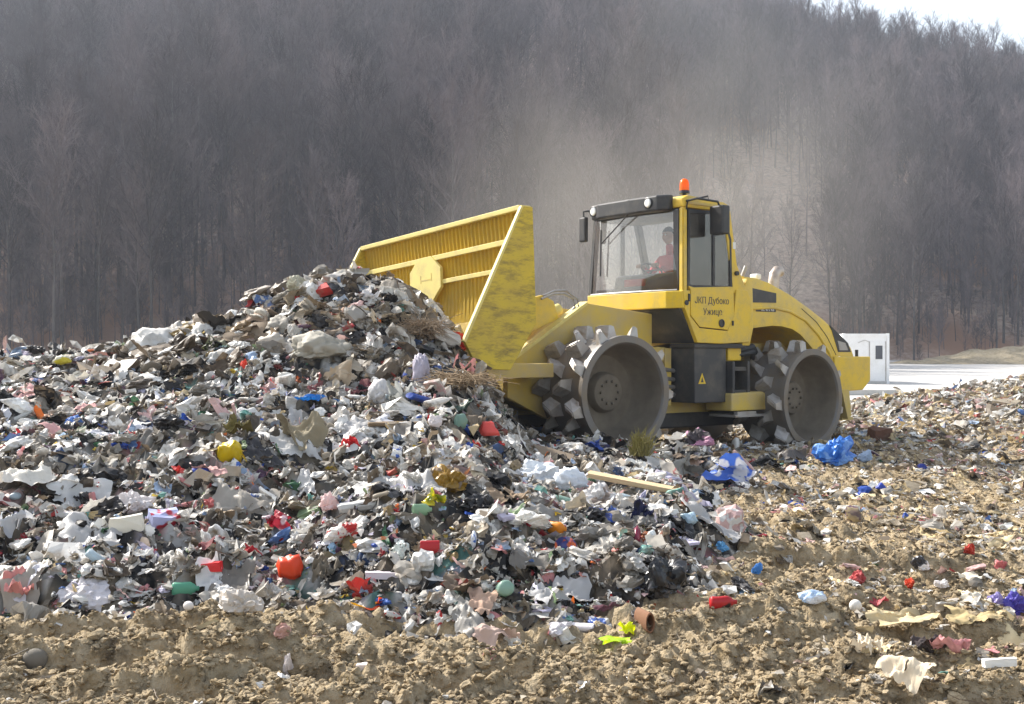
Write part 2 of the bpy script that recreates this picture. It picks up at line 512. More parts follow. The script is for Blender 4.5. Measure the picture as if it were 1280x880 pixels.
def bank_f(x, y):
    top = 3.4*sstep(29, 66, x + 2.5*perlin(x*.12, y*.1, 72)) + .9*sstep(26, 36, x)
    prof = np.exp(-((y-103)/5.5)**2)
    return -.35 + top*prof*(1 + .22*fbm(x*.16, y*.16, 73, 4)) + .25*fbm(x*.5, y*.5, 74, 3)*prof
o = link(bpy.data.objects.new('earth_bank', grid_mesh('earth_bank', np.linspace(24, 150, 180), np.linspace(90, 118, 50), bank_f, M['bank'])))
tag(o, kind='structure')

def hill(x, y):
    x = np.asarray(x, float); y = np.asarray(y, float)
    Y0 = 80 + 30*sstep(8, 34, x) + 5*perlin(x*.02, y*0+.5, 81)
    s = y - Y0
    rise = .50*np.where(s > 0, s, s*.15) + .0
    Rg = np.interp(x, [-400, -120, 0, 20, 40, 60, 75, 92, 130, 300], [118, 110, 104, 102, 95.5, 79, 63, 51, 46, 45])
    k = .10
    z = -np.log(np.exp(-k*np.clip(rise, -20, 400)) + np.exp(-k*Rg))/k
    z += 3.0*fbm(x*.018, y*.018, 82, 4)*sstep(0, 40, s) - .2
    return np.where(s < -6, -1.2, z)
hx = np.linspace(-330, 330, 265); hy = axis_pts([(70, 260, 1.6), (260, 520, 8)])
o = link(bpy.data.objects.new('hillside', grid_mesh('hillside', hx, hy, hill, M['litter'])))
tag(o, kind='structure')

# ------------------------------------------------------------------ trees (bare deciduous)
def bark(name, c1, c2):
    m, nt, b, out = new_mat(name)
    f, _ = noise_fac(nt, 1.2, 4, .4, .7)
    oi = nd(nt, 'ShaderNodeObjectInfo')
    c = mixc(nt, f, c1, c2)
    hv = nd(nt, 'ShaderNodeHueSaturation')
    mr = nd(nt, 'ShaderNodeMapRange'); mr.inputs[3].default_value = .45; mr.inputs[4].default_value = 2.0
    nt.links.new(oi.outputs['Random'], mr.inputs[0]); nt.links.new(mr.outputs[0], hv.inputs['Value'])
    nt.links.new(c, hv.inputs['Color']); nt.links.new(hv.outputs[0], b.inputs['Base Color'])
    b.inputs['Roughness'].default_value = .9; b.inputs['Specular IOR Level'].default_value = .2
    return m
M['trunk'] = bark('grey_bark', (.075, .068, .066), (.042, .038, .038))
M['twig'] = bark('twig_bark', (.096, .078, .081), (.056, .046, .049))

def tube_np(pts, rs, n, out):
    """append a tube to out=(V list, P list)"""
    pts = np.asarray(pts, float); rs = np.asarray(rs, float)
    d = np.gradient(pts, axis=0); d /= np.linalg.norm(d, axis=1)[:, None] + 1e-9
    ref = np.where(np.abs(d[:, 2:3]) < .9, np.array([[0, 0, 1.]]), np.array([[1., 0, 0]]))
    u = np.cross(d, ref); u /= np.linalg.norm(u, axis=1)[:, None] + 1e-9; v = np.cross(u, d)
    a = np.arange(n)*2*PI/n
    ring = pts[:, None] + (u[:, None]*np.cos(a)[None, :, None] + v[:, None]*np.sin(a)[None, :, None])*rs[:, None, None]
    k0 = out[2]
    out[0].append(ring.reshape(-1, 3)); m = len(pts)
    i = (np.arange(m-1)*n)[:, None] + np.arange(n)[None]
    j = (np.arange(m-1)*n)[:, None] + (np.arange(n)[None]+1) % n
    out[1].append(np.stack([i, j, j+n, i+n], -1).reshape(-1, 4) + k0)
    out[2] += m*n

def make_tree(seed, H, spread=1.0, low=.38):
    r = np.random.default_rng(seed)
    tr = [[], [], 0]; cr = [[], [], 0]
    n = 9
    t = np.linspace(0, 1, n)
    bend = np.cumsum(r.normal(0, .10, (n, 2)), 0)*np.linspace(0, 1, n)[:, None]
    P = np.stack([bend[:, 0], bend[:, 1], t*H*.93 - .3], -1)
    r0 = .0066*H*r.uniform(.8, 1.25)
    tube_np(P, r0*(1 - t)**.75 + .018, 6, tr)
    def at(f):
        return np.array([np.interp(f, t, P[:, i]) for i in range(3)])
    nb = int(24 + 5*r.random())
    yaw = r.uniform(0, 6.28)
    for b in range(nb):
        f = low + (1-low)*(b + r.random()*.8)/nb
        p0 = at(min(f, .985)); yaw += 2.4 + r.normal(0, .4)
        if r.random() < .12: continue
        el = R(30 + 40*f + r.normal(0, 10))
        u = (f-low)/(1-low); L = H*spread*.215*(math.sin(PI*(.16 + .70*u))**.8)*r.uniform(.7, 1.3)
        d = np.array([math.cos(yaw)*math.cos(el), math.sin(yaw)*math.cos(el), math.sin(el)])
        q = np.linspace(0, 1, 4)[:, None]
        pts = p0 + d*L*q + np.array([0, 0, 1])*L*.16*q**2 + r.normal(0, .03*L, (4, 3))*q
        rb = r0*(1-f)**.6*.45 + .016
        tube_np(pts, rb*(1 - .8*q[:, 0]), 4, cr)
        for s in range(8):
            g = .22 + .78*(s + r.random())/8
            sp = np.array([np.interp(g, q[:, 0], pts[:, i]) for i in range(3)])
            dd = d + r.normal(0, .55, 3) + np.array([0, 0, .35]); dd /= np.linalg.norm(dd)
            l = L*r.uniform(.25, .5)*(1.15 - .55*g) + .25
            ps = np.stack([sp, sp + dd*l*.5 + r.normal(0, .05*l, 3), sp + dd*l + np.array([0, 0, .12*l])])
            tube_np(ps, np.array([.020, .015, .007]), 3, cr)
            for k in range(5):
                h = .25 + .75*(k + r.random())/5
                tp = ps[0] + (ps[2]-ps[0])*h
                d3 = dd + r.normal(0, .6, 3) + np.array([0, 0, .3]); d3 /= np.linalg.norm(d3)
                l3 = r.uniform(.35, .9)*(.35 + .045*H)
                tube_np(np.stack([tp, tp + d3*l3]), np.array([.0125, .0055]), 3, cr)
    return [(np.concatenate(x[0]), np.concatenate(x[1])) for x in (tr, cr)]

TREES = []
for i, (H, sp, low) in enumerate([(16, 1.0, .40), (14.5, 1.15, .34), (17.5, .9, .45), (13, 1.25, .28), (15.5, .85, .42), (11.5, 1.2, .25)]):
    (tv, tp), (cv, cp) = make_tree(100+i, H, sp, low)
    TREES.append((mesh_np('trunk', tv, tp, mats=[M['trunk']], smooth=True), mesh_np('crown', cv, cp, mats=[M['twig']]),
                  mesh_np('whole_tree', np.concatenate([tv, cv]), np.concatenate([tp, cp+len(tv)]), mats=[M['twig']])))

# positions over the slope
gx, gy = np.meshgrid(np.arange(-150, 150, 2.45), np.arange(78, 300, 2.8))
gx = gx + RNG.uniform(-1.2, 1.2, gx.shape); gy = gy + RNG.uniform(-1.4, 1.4, gy.shape)
gx, gy = gx.ravel(), gy.ravel()
Y0 = 80 + 30*sstep(8, 34, gx) + 5*perlin(gx*.02, gy*0+.5, 81)
ok = (gy > Y0 - 1 + 2*RNG.random(len(gx))) & (np.abs(gx) < gy*.50 + 8) 
# a thinner, stony clearing up the slope behind the machine
elv = (hill(gx, gy) - EYE)/gy; az = gx/gy
clear = np.exp(-((az-.225)/.07)**4 - ((elv-.06)/.10)**4) + .5*np.exp(-((az-.17)/.10)**2 - ((elv-.12)/.05)**2) + .8*np.exp(-((az-.02)/.05)**2 - ((elv-.17)/.035)**2)
dens = .80 - .75*np.clip(clear, 0, 1)
dens *= 1 - .35*sstep(.0, .5, perlin(gx*.05, gy*.05, 91))
ok &= RNG.random(len(gx)) < dens
ok &= ~((gx > 24) & (gy < 112))
gx, gy = gx[ok], gy[ok]
gz = hill(gx, gy)
order = np.argsort(gy + 0*gx)
inview = np.abs(gx/gy) < .47
ind = [i for i in order if inview[i]][:285]
kinds = ['bare grey tree with a straight trunk at the foot of the wooded slope',
         'bare wide crowned tree on the lower wooded slope',
         'tall thin bare tree with a high narrow crown on the lower slope',
         'bare low branched tree with spreading twigs on the lower slope',
         'slim bare tree among the trunks on the lower slope',
         'small bushy bare tree on the lower wooded slope']
groups = ['straight bare trees on the lower slope', 'wide crowned bare trees on the lower slope', 'tall thin bare trees on the lower slope',
          'low branched bare trees on the lower slope', 'slim bare trees on the lower slope', 'small bushy bare trees on the lower slope']
isind = np.zeros(len(gx), bool); isind[ind] = True
for i in ind:
    k = int(RNG.choice(6, p=[.24, .16, .22, .10, .20, .08]))
    e = empty('bare_tree', (gx[i], gy[i], gz[i]), RNG.uniform(0, 6.28))
    s = RNG.uniform(.8, 1.15); e.scale = (s*RNG.uniform(.85, 1.1), s*RNG.uniform(.85, 1.1), s)
    tag(e, kinds[k], 'tree', groups[k])
    link(bpy.data.objects.new('trunk', TREES[k][0]), e)
    link(bpy.data.objects.new('crown', TREES[k][1]), e)

# the rest of the wood: one mass
rest = np.nonzero(~isind)[0]
ns = 3800
bx = RNG.uniform(-70, 75, ns); by = 80 + 75*RNG.random(ns)**1.3
bY0 = 80 + 30*sstep(8, 34, bx) + 5*perlin(bx*.02, by*0+.5, 81)
bk = (np.abs(bx/by - .225) > .06) & (by > bY0 - 1) & (np.abs(bx) < by*.5 + 4) & ~((bx > 24) & (by < 112))
bx, by = bx[bk], by[bk]; bz = hill(bx, by)
tx = np.concatenate([gx[rest], bx]); ty = np.concatenate([gy[rest], by]); tz = np.concatenate([gz[rest], bz])
tsc = np.concatenate([RNG.uniform(.82, 1.12, len(rest)), RNG.uniform(.16, .42, len(bx))])
pm = bpy.data.meshes.new('wooded_hill')
pm.vertices.add(len(tx)); pm.vertices.foreach_set('co', np.stack([tx, ty, tz], -1).astype(np.float32).ravel())
pm.attributes.new('size', 'FLOAT', 'POINT').data.foreach_set('value', tsc.astype(np.float32))
wood = link(bpy.data.objects.new('wooded_hill', pm))
tag(wood, 'far mass of bare grey brown trees covering the upper hillside', 'woodland', kind='stuff')
tc = bpy.data.collections.new('tree_kinds')
for i in range(6):
    tc.objects.link(bpy.data.objects.new('tree_kind', TREES[i][2]))
ng = bpy.data.node_groups.new('wood', 'GeometryNodeTree')
ng.interface.new_socket('Geometry', in_out='INPUT', socket_type='NodeSocketGeometry')
ng.interface.new_socket('Geometry', in_out='OUTPUT', socket_type='NodeSocketGeometry')
N = ng.nodes; L = ng.links
gi = N.new('NodeGroupInput'); go = N.new('NodeGroupOutput')
ci = N.new('GeometryNodeCollectionInfo'); ci.inputs[0].default_value = tc; ci.inputs['Separate Children'].default_value = True; ci.inputs['Reset Children'].default_value = True
ip = N.new('GeometryNodeInstanceOnPoints'); ip.inputs['Pick Instance'].default_value = True
rv = N.new('FunctionNodeRandomValue'); rv.data_type = 'FLOAT_VECTOR'
rv.inputs[0].default_value = (-.05, -.05, 0); rv.inputs[1].default_value = (.05, .05, 6.28)
rs = N.new('GeometryNodeInputNamedAttribute'); rs.data_type = 'FLOAT'; rs.inputs[0].default_value = 'size'
ri = N.new('FunctionNodeRandomValue'); ri.data_type = 'INT'; ri.inputs[4].default_value = 0; ri.inputs[5].default_value = 5
L.new(gi.outputs[0], ip.inputs['Points']); L.new(ci.outputs[0], ip.inputs['Instance'])
L.new(rv.outputs[0], ip.inputs['Rotation']); L.new(rs.outputs[0], ip.inputs['Scale']); L.new(ri.outputs[2], ip.inputs['Instance Index'])
L.new(ip.outputs[0], go.inputs[0])
md = wood.modifiers.new('wood', 'NODES'); md.node_group = ng
#@@PART2

# ------------------------------------------------------------------ the compactor (x forward, y to its left, z up)
ROOT = empty('landfill_compactor', (2.31, 18.49, 0), R(180 + 37.5))
tag(ROOT, 'yellow landfill compactor with toothed steel drums and raised blade working on the rubbish heap', 'compactor')

def part(name, mat, fn, parent=None, smooth=None, loc=None, rot=None):
    bm = bmesh.new(); fn(bm)
    o = bm_obj(name, bm, M[mat] if isinstance(mat, str) else mat, parent or ROOT)
    if smooth: auto_smooth(o, smooth)
    if loc: o.location = loc
    if rot: o.rotation_euler = rot
    return o

# --- drums
DR = .80
def drum_shell(bm, side):
    # profile along y: inner end -0.5, outer end +0.5 (outer = open recess)
    prof = [(-.5, 0), (-.5, DR-.06), (-.47, DR-.02), (.41, DR-.02), (.425, DR+.022), (.5, DR+.022), (.5, DR-.075), (.47, DR-.10), (.30, DR-.13), (.02, DR-.22), (-.02, DR-.26), (-.03, .30)]
    add_lathe(bm, [(t*side, r) for t, r in prof], 56)
def hub_fn(bm, side):
    prof = [(-.10, .31), (.05, .29), (.10, .26), (.12, .20), (.12, 0)]
    add_lathe(bm, [(t*side, r) for t, r in prof], 32)
    for k in range(10):
        a = k*2*PI/10
        add_tube(bm, [(math.cos(a)*.165, .10*side, math.sin(a)*.165), (math.cos(a)*.165, .155*side, math.sin(a)*.165)], .02, 6)
def recess_disc(bm, side):
    add_lathe(bm, [(-.03*side, .36), (-.04*side, .29), (-.04*side, 0)], 32)
def tooth_bm(bm, y0, y1, ang, hgt=.19, wid=.21, skew=0.0):
    # tapered cleat, radial height from the shell; base along the axis
    r0 = DR - .05; r1 = DR + hgt - .015
    vs = []
    for (r, s) in ((r0, 1.0), (r0 + .5*hgt, .70), (r1, .40)):
        for sx, sy in ((-1, -1), (1, -1), (1, 1), (-1, 1)):
            w_ = wid*.5*s; yl = (y1-y0)*.5*(s*.5 + .5)
            y = (y0+y1)/2 + sy*yl
            a = ang + skew*sy + sx*w_/r
            vs.append(bm.verts.new((math.cos(a)*r, y, math.sin(a)*r)))
    for k in (0, 4):
        for q in range(4):
            bm.faces.new((vs[k+q], vs[k+(q+1) % 4], vs[k+4+(q+1) % 4], vs[k+4+q]))
    f = bm.faces.new(vs[8:12]); bm.faces.new(list(reversed(vs[0:4])))
    es = list(f.edges)
    bmesh.ops.bevel(bm, geom=es, offset=.014, segments=2, affect='EDGES')

ROWS = [(.36, .0), (.10, .5), (-.15, .0), (-.39, .5)]
tooth_me = []
for j, (yc, ph) in enumerate(ROWS):
    b = bmesh.new(); tooth_bm(b, yc-.115, yc+.115, 0.0, skew=.06*(1 if j % 2 else -1)); bmesh.ops.recalc_face_normals(b, faces=b.faces)
    me = bpy.data.meshes.new('tooth'); b.to_mesh(me); b.free(); me.materials.append(M['tooth']); tooth_me.append(me)

def make_drum(x, y, z, side, yaw, spin, separate):
    d = part('drum_wheel', 'steel', lambda bm: drum_shell(bm, side), smooth=40, loc=(x, y, z), rot=(0, 0, R(yaw)))
    d.data.materials.append(M['steel_dusty'])
    for p in d.data.polygons:
        c = p.center
        if c.y*side > -.05 and math.hypot(c.x, c.z) < DR-.09: p.material_index = 1
    part('hub', 'steel_dusty', lambda bm: hub_fn(bm, side), d, smooth=40)
    if separate:
        for j, (yc, ph) in enumerate(ROWS):
            for k in range(9):
                t = bpy.data.objects.new('tooth', tooth_me[j]); link(t, d)
                t.rotation_euler = (0, (k + ph)*2*PI/9 + spin, 0)
                t.location = (0, 0, 0)
                if side < 0: t.scale = (1, 1, 1)
    else:
        bm = bmesh.new()
        for j, (yc, ph) in enumerate(ROWS):
            for k in range(9): tooth_bm(bm, yc-.115, yc+.115, (k+ph)*2*PI/9 + spin)
        t = bm_obj('teeth', bm, M['tooth'], d); tag(t, kind='stuff')
    return d
make_drum(2.1, 1.14, 1.015, 1, -2, .25, True)
make_drum(-2.08, 1.14, .83, 1, 3, .05, True)
make_drum(2.1, -1.14, .98, -1, -2, .1, False)
make_drum(-2.08, -1.14, .80, -1, 3, .4, False)

# --- frames
def front_frame(bm):
    pr = [(.55, .62), (.55, 2.20), (1.95, 2.34), (3.42, 1.46), (3.42, .95), (2.7, .62)]
    add_prism(bm, pr, .44, .56, bev=.015)
    add_prism(bm, pr, -.56, -.44, bev=.015)
    add_prism(bm, [(.7, .7), (.7, 1.9), (1.9, 2.05), (3.2, 1.30), (3.2, 1.0), (2.5, .7)], -.445, .445)
part('front_frame', 'yellow_dusty', front_frame)
def frame_edge(bm):
    for s in (1, -1):
        add_prism(bm, [(1.93, 2.36), (3.44, 1.46), (3.40, 1.43), (1.93, 2.31)], s*.50-.09, s*.50+.09)
part('frame_flange', 'pale_yellow', frame_edge)
def mid_frame(bm):
    add_box(bm, .30, 1.25, -.7, .62, .75, 1.68, .02)
    add_box(bm, .82, 1.0, .62, .74, .75, 1.66, .01)
    add_box(bm, .30, .44, .62, .74, .75, 1.66, .01)
    add_box(bm, .44, .82, .62, .72, 1.46, 1.66, .01)
part('articulation_frame', 'yellow_dusty', mid_frame)
def pipes(bm):
    for z in (.92, 1.04, 1.16, 1.30):
        add_tube(bm, [(.2, .70, z), (.5, .76, z + .03), (.8, .78, z), (1.25, .70, z - .05)], .035)
part('hydraulic_pipe', 'grey_metal', pipes, smooth=50)
def rear_frame(bm):
    add_prism(bm, [(.3, .60), (.3, 1.6), (-1.0, 1.75), (-3.3, 1.75), (-3.6, 1.2), (-3.3, .70), (-1.4, .50)], -.56, .56, bev=.02)
part('rear_frame', 'yellow_dusty', rear_frame)
def belly(bm):
    add_box(bm, -1.6, 1.4, -.62, .62, .38, .62, .03)
part('belly_plate', 'black', belly)

# --- cab
def cab_floor(bm):
    add_prism(bm, [(.57, 2.27), (.18, 1.74), (-1.02, 1.76), (-1.0, 2.27)], -.94, 1.155)
part('cab_underbody', 'dark', cab_floor)
def cab_front_band(bm):
    pts = [(.52, -.985), (.62, -.90), (.655, 0), (.635, .95), (.54, 1.215), (.44, 1.215), (.44, -.985)]
    add_prism(bm, pts, 2.275, 2.545, axis='z', bev=.015)
part('front_panel', 'yellow', cab_front_band)
def cab_side_lower(bm):
    # sill below and around the door on the left side
    prof = [(.54, 2.55), (.50, 2.27), (.22, 1.745), (-.32, 1.73), (-1.0, 1.76), (-1.05, 2.40), (-.95, 2.60), (-.68, 2.60), (-.62, 2.20), (-.47, 1.935), (.18, 1.975), (.385, 2.16), (.385, 2.55)]
    add_prism(bm, prof, 1.15, 1.225, bev=.012)
part('side_panel', 'yellow', cab_side_lower)
def rside(bm):
    add_prism(bm, [(.54, 2.55), (.50, 2.27), (.22, 1.745), (-1.0, 1.76), (-1.05, 2.55)], -.985, -.93)
part('side_panel', 'yellow', rside)
def rear_wall(bm):
    add_box(bm, -1.04, -.98, -.92, 1.14, 1.78, 2.62)
    add_box(bm, -.97, -.50, -.92, 1.14, 2.27, 2.33)
part('rear_wall', 'dark', rear_wall)
# pillars and roof
def bar(bm, a, b, w, d):
    a, b = Vector(a), Vector(b); z = (b-a).normalized(); x = Vector((1, 0, 0)); x = (x - z*x.dot(z)).normalized(); y = z.cross(x)
    vs = [bm.verts.new(p + x*sx*w/2 + y*sy*d/2) for p in (a, b) for sx, sy in ((-1,-1),(1,-1),(1,1),(-1,1))]
    fs = [bm.faces.new((vs[i], vs[(i+1) % 4], vs[4+(i+1) % 4], vs[4+i])) for i in range(4)] + [bm.faces.new(vs[3::-1]), bm.faces.new(vs[4:])]
    bmesh.ops.recalc_face_normals(bm, faces=fs)
    bmesh.ops.bevel(bm, geom=list({e for f in fs for e in f.edges}), offset=min(w, d)*.2, segments=2, affect='EDGES')
def pillar(name, mat, a, b, w, d):
    return part(name, mat, lambda bm: bar(bm, a, b, w, d))
pillar('pillar', 'yellow', (.485, 1.17, 2.50), (.455, 1.14, 3.84), .10, .10)
pillar('pillar', 'dark', (.50, -.93, 2.50), (.44, -.86, 3.84), .10, .10)
pillar('pillar', 'dark', (-.90, -.93, 2.55), (-.52, -.88, 3.84), .14, .10)
pillar('pillar', 'dark', (-.2, -.93, 2.55), (-.16, -.88, 3.84), .09, .06)
part('roof_lining', 'dark', lambda bm: add_box(bm, -.50, .46, -.84, 1.12, 3.78, 3.838))
part('rear_pillar', 'yellow', lambda bm: add_prism(bm, [(-.40, 3.86), (-.64, 2.55), (-1.06, 2.42), (-.72, 3.00), (-.56, 3.86)], 1.10, 1.20, bev=.012))
def roof(bm):
    add_prism(bm, [(.50, 3.84), (.52, 3.98), (.40, 4.03), (-.42, 3.98), (-.56, 3.93), (-.56, 3.82)], -.88, 1.20, bev=.03)
part('roof', 'yellow', roof)
part('roof_rail', 'yellow_dusty', lambda bm: add_box(bm, -.45, .42, 1.203, 1.222, 3.885, 3.925, .004))
def visor(bm):
    pts = [(.50, -.86), (.62, -.80), (.70, -.55), (.72, .2), (.69, .80), (.60, .975), (.50, .98)]
    add_prism(bm, pts, 3.80, 4.045, axis='z', bev=.03)
vis = part('visor', 'black', visor)
for yy in (-.70, .62):
    l_ = part('work_light', 'black', lambda bm: add_lathe(bm, [(0, 0), (0, .085), (.05, .09), (.055, .08)], 24, axis='x'), vis, loc=(.66 if yy > 0 else .625, yy, 3.935), smooth=40)
    part('light_lens', 'lamp', lambda bm: add_lathe(bm, [(.04, .075), (.062, .06), (.07, 0)], 24, axis='x'), vis, loc=(.66 if yy > 0 else .625, yy, 3.935), smooth=40)
# glazing
def ws(bm):
    n = 12; top = []; bot = []
    for i in range(n+1):
        y = -.90 + 2.0*i/n; k = 1 - ((y-.1)/1.0)**2
        bot.append(bm.verts.new((.53 + .10*max(k, 0), y, 2.545))); top.append(bm.verts.new((.49 + .09*max(k, 0), y*.965, 3.815)))
    for i in range(n): bm.faces.new((bot[i], bot[i+1], top[i+1], top[i]))
part('windshield', 'glass', ws, smooth=60)
def wframe(bm):
    add_tube(bm, [(.535 + .10*max(1-((y-.1))**2, 0), y, 2.555) for y in np.linspace(-.9, 1.1, 9)], .022, 6)
part('windshield_seal', 'black', wframe)
def wstrip(bm):
    # black strip at the right side of the pane
    add_prism(bm, [(.525, 1.00), (.525, 1.11), (.50, 1.11), (.50, 1.00)], 2.57, 3.80, axis='z')
part('windshield_strip', 'black', wstrip)
wip = part('wiper', 'black', lambda bm: (add_tube(bm, [(.69, .15, 3.80), (.665, -.15, 3.62), (.64, -.52, 3.40)], .012, 6), add_tube(bm, [(.63, -.55, 3.62), (.645, -.55, 2.85)], .014, 6)))
# door with window
door = part('door', 'yellow', lambda bm: add_prism(bm, [(.43, 2.62), (.378, 2.56), (.378, 2.17), (.175, 1.99), (-.465, 1.95), (-.615, 2.20), (-.60, 2.64), (-.52, 2.64), (.30, 2.60)], 1.165, 1.232, bev=.008))
def dframe(bm):
    outer = [(.43, 2.60), (.40, 3.80), (-.40, 3.83), (-.58, 3.40), (-.60, 2.60)]
    inner = [(.375, 2.64), (.36, 3.75), (-.375, 3.78), (-.54, 3.38), (-.555, 2.65)]
    for a, b in ((0, 1), (1, 2), (2, 3), (3, 4), (4, 0)):
        for y0, y1 in ((1.168, 1.206),):
            add_prism(bm, [outer[a], outer[b], inner[b], inner[a]], y0, y1)
part('door_frame', 'black', dframe, door)
part('door_window', 'glass', lambda bm: add_prism(bm, [(.39, 2.63), (.37, 3.76), (-.38, 3.79), (-.55, 3.38), (-.565, 2.64)], 1.180, 1.186), door)
part('window_bar', 'black', lambda bm: add_box(bm, -.20, -.15, 1.165, 1.206, 2.64, 3.76, .006), door)
part('door_handle', 'black', lambda bm: add_lathe(bm, [(1.228, .0), (1.228, .062), (1.246, .066), (1.25, .05), (1.24, .045), (1.24, 0)], 24), door, loc=(-.315, 0, 2.055), smooth=40)
part('hinge', 'black', lambda bm: add_box(bm, .395, .435, 1.22, 1.245, 2.38, 2.50, .008), door)
part('hinge', 'black', lambda bm: add_box(bm, -.60, -.565, 1.226, 1.245, 2.02, 2.10, .008), door)
part('marker_lamp', 'black', lambda bm: add_lathe(bm, [(1.223, 0), (1.223, .04), (1.24, .04), (1.24, 0)], 16), loc=(.47, 0, 2.36))
part('door_stop', 'black', lambda bm: add_lathe(bm, [(1.2, 0), (1.2, .035), (1.245, .035), (1.245, 0)], 16), loc=(-.69, 0, 2.86))
part('sticker', 'badge_white', lambda bm: add_box(bm, -.685, -.62, 1.2, 1.204, 3.25, 3.36))
def text_part(name, s, size, mat, parent, loc, rot, ext=.002, xscale=1):
    cu = bpy.data.curves.new(name, 'FONT'); cu.body = s; cu.size = size; cu.align_x = 'CENTER'; cu.align_y = 'CENTER'; cu.extrude = ext
    t = bpy.data.objects.new(name, cu); C.objects.link(t)
    dg = bpy.context.evaluated_depsgraph_get()
    me = bpy.data.meshes.new_from_object(t.evaluated_get(dg))
    bpy.data.objects.remove(t); bpy.data.curves.remove(cu)
    me.materials.clear(); me.materials.append(mat)
    o = bpy.data.objects.new(name, me); o.location = loc; o.rotation_euler = rot; o.scale = (xscale, 1, 1)
    return link(o, parent)
# facing +y: text x axis -> -x of the machine
text_part('lettering', 'ЈКП Дубоко', .145, M['dark'], door, (-.10, 1.234, 2.40), (R(90), 0, R(180)), xscale=.92)
text_part('lettering', 'Ужице', .145, M['dark'], door, (-.115, 1.234, 2.225), (R(90), 0, R(180)), xscale=.95)
# inside the cab
part('operator_seat', 'black', lambda bm: (add_box(bm, -.60, -.03, -.12, .43, 2.38, 2.52, .05), add_box(bm, -.74, -.58, -.12, .43, 2.45, 3.12, .06), add_box(bm, -.48, -.13, .0, .30, 2.30, 2.40), add_box(bm, -.72, -.60, .01, .30, 3.12, 3.34, .04)))
part('dashboard', 'black', lambda bm: (add_prism(bm, [(.42, 2.32), (.48, 2.62), (.42, 2.84), (.26, 2.87), (.22, 2.32)], -.42, 1.05, bev=.03), add_box(bm, .3, .48, -.85, -.42, 2.32, 2.64, .03)))
part('red_cloth', 'red_cloth', lambda bm: add_box(bm, .425, .49, -.15, .32, 2.66, 2.78, .02))
part('steering_wheel', 'black', lambda bm: (add_tube(bm, [(.16 + .19*math.cos(a)*.8, .16 + .19*math.sin(a), 2.93 + .19*math.cos(a)*.55) for a in np.linspace(0, 2*PI, 25)], .016, 8, False), add_tube(bm, [(.33, .16, 2.70), (.16, .16, 2.93)], .02), add_tube(bm, [(.16, -.02, 2.93), (.16, .34, 2.93)], .012)), smooth=50)
# mirrors
mr_ = part('mirror', 'black', lambda bm: add_box(bm, -.13, .04, 1.30, 1.58, 3.42, 3.87, .03))
part('mirror_arm', 'black', lambda bm: (add_tube(bm, [(.44, 1.20, 3.93), (.42, 1.40, 3.95), (.0, 1.44, 3.93), (-.04, 1.44, 3.86)], .018, 8), add_tube(bm, [(.44, 1.20, 3.80), (.46, 1.24, 3.93), (.2, 1.42, 4.0), (.18, 1.42, 3.93)], .014, 8)), mr_, smooth=50)
mr2 = part('mirror', 'black', lambda bm: add_box(bm, .66, .74, -.99, -.83, 3.44, 3.86, .03))
part('mirror_arm', 'black', lambda bm: add_tube(bm, [(.55, -.80, 3.92), (.66, -.84, 3.96), (.70, -.91, 3.95), (.70, -.91, 3.84)], .018, 8), mr2, smooth=50)
# beacon
bc = part('beacon', 'amber', lambda bm: add_lathe(bm, [(0, 0), (0, .075), (.10, .075), (.16, .06), (.185, .03), (.19, 0)], 24, axis='z'), loc=(.30, 1.02, 4.12), smooth=40)
part('beacon_base', 'black', lambda bm: add_lathe(bm, [(-.12, 0), (-.12, .03), (-.05, .03), (-.05, .085), (0, .08), (0, 0)], 24, axis='z'), bc, smooth=40)

# --- hood
HOOD = [(-1.0, 2.86), (-1.3, 2.84), (-1.62, 2.78), (-2.14, 2.61), (-2.66, 2.39), (-3.12, 2.17), (-3.56, 1.91), (-3.86, 1.71), (-3.94, 1.56), (-3.48, 1.53),
        (-3.27, 1.11), (-3.0, 1.43), (-2.82, 1.60), (-2.62, 1.76), (-2.42, 1.90), (-2.2, 1.99), (-1.95, 2.03), (-1.7, 2.04), (-1.16, 1.99), (-1.0, 1.98)]
def hood(bm):
    n = len(HOOD); top = set(range(0, 9))
    ys = [-1.12, -1.09, -.90, .90, 1.09, 1.12]
    dz = [-.10, -.03, 0, 0, -.03, -.10]
    rings = []
    for y, d in zip(ys, dz):
        rings.append([bm.verts.new((p[0], y, p[1] + (d if i in top else 0))) for i, p in enumerate(HOOD)])
    for a, b in zip(rings, rings[1:]):
        for i in range(n): bm.faces.new((a[i], a[(i+1) % n], b[(i+1) % n], b[i]))
    bm.faces.new(rings[0]); bm.faces.new(rings[-1])
hd = part('hood', 'yellow', hood, smooth=38)
# a raised shoulder following the arch
SH = [(-1.02, 2.20), (-1.7, 2.24), (-2.15, 2.18), (-2.55, 2.04), (-2.9, 1.80), (-3.2, 1.50), (-3.36, 1.2)]
part('wheel_arch_bead', 'yellow', lambda bm: add_tube(bm, [(x, 1.118, z + .10) for x, z in SH], .028, 8), hd, smooth=60)
part('hood_grille', 'dark', lambda bm: add_prism(bm, [(-1.14, 2.65), (-1.78, 2.58), (-1.78, 2.42), (-1.14, 2.41)], 1.10, 1.127), hd)
bd = part('model_plate', 'black', lambda bm: add_box(bm, -1.77, -1.27, 1.118, 1.126, 2.265, 2.335), hd)
text_part('lettering', 'BC 672 RB', .072, M['badge_white'], bd, (-1.56, 1.128, 2.30), (R(90), 0, R(180)))
bd.parent = ROOT
for ch in list(bd.children): pass
def rwin(bm): add_prism(bm, [(-3.235, 2.065), (-3.74, 1.76), (-3.83, 1.60), (-3.46, 1.60)], 1.10, 1.126)
rw = part('rear_side_window', 'black', rwin, hd)
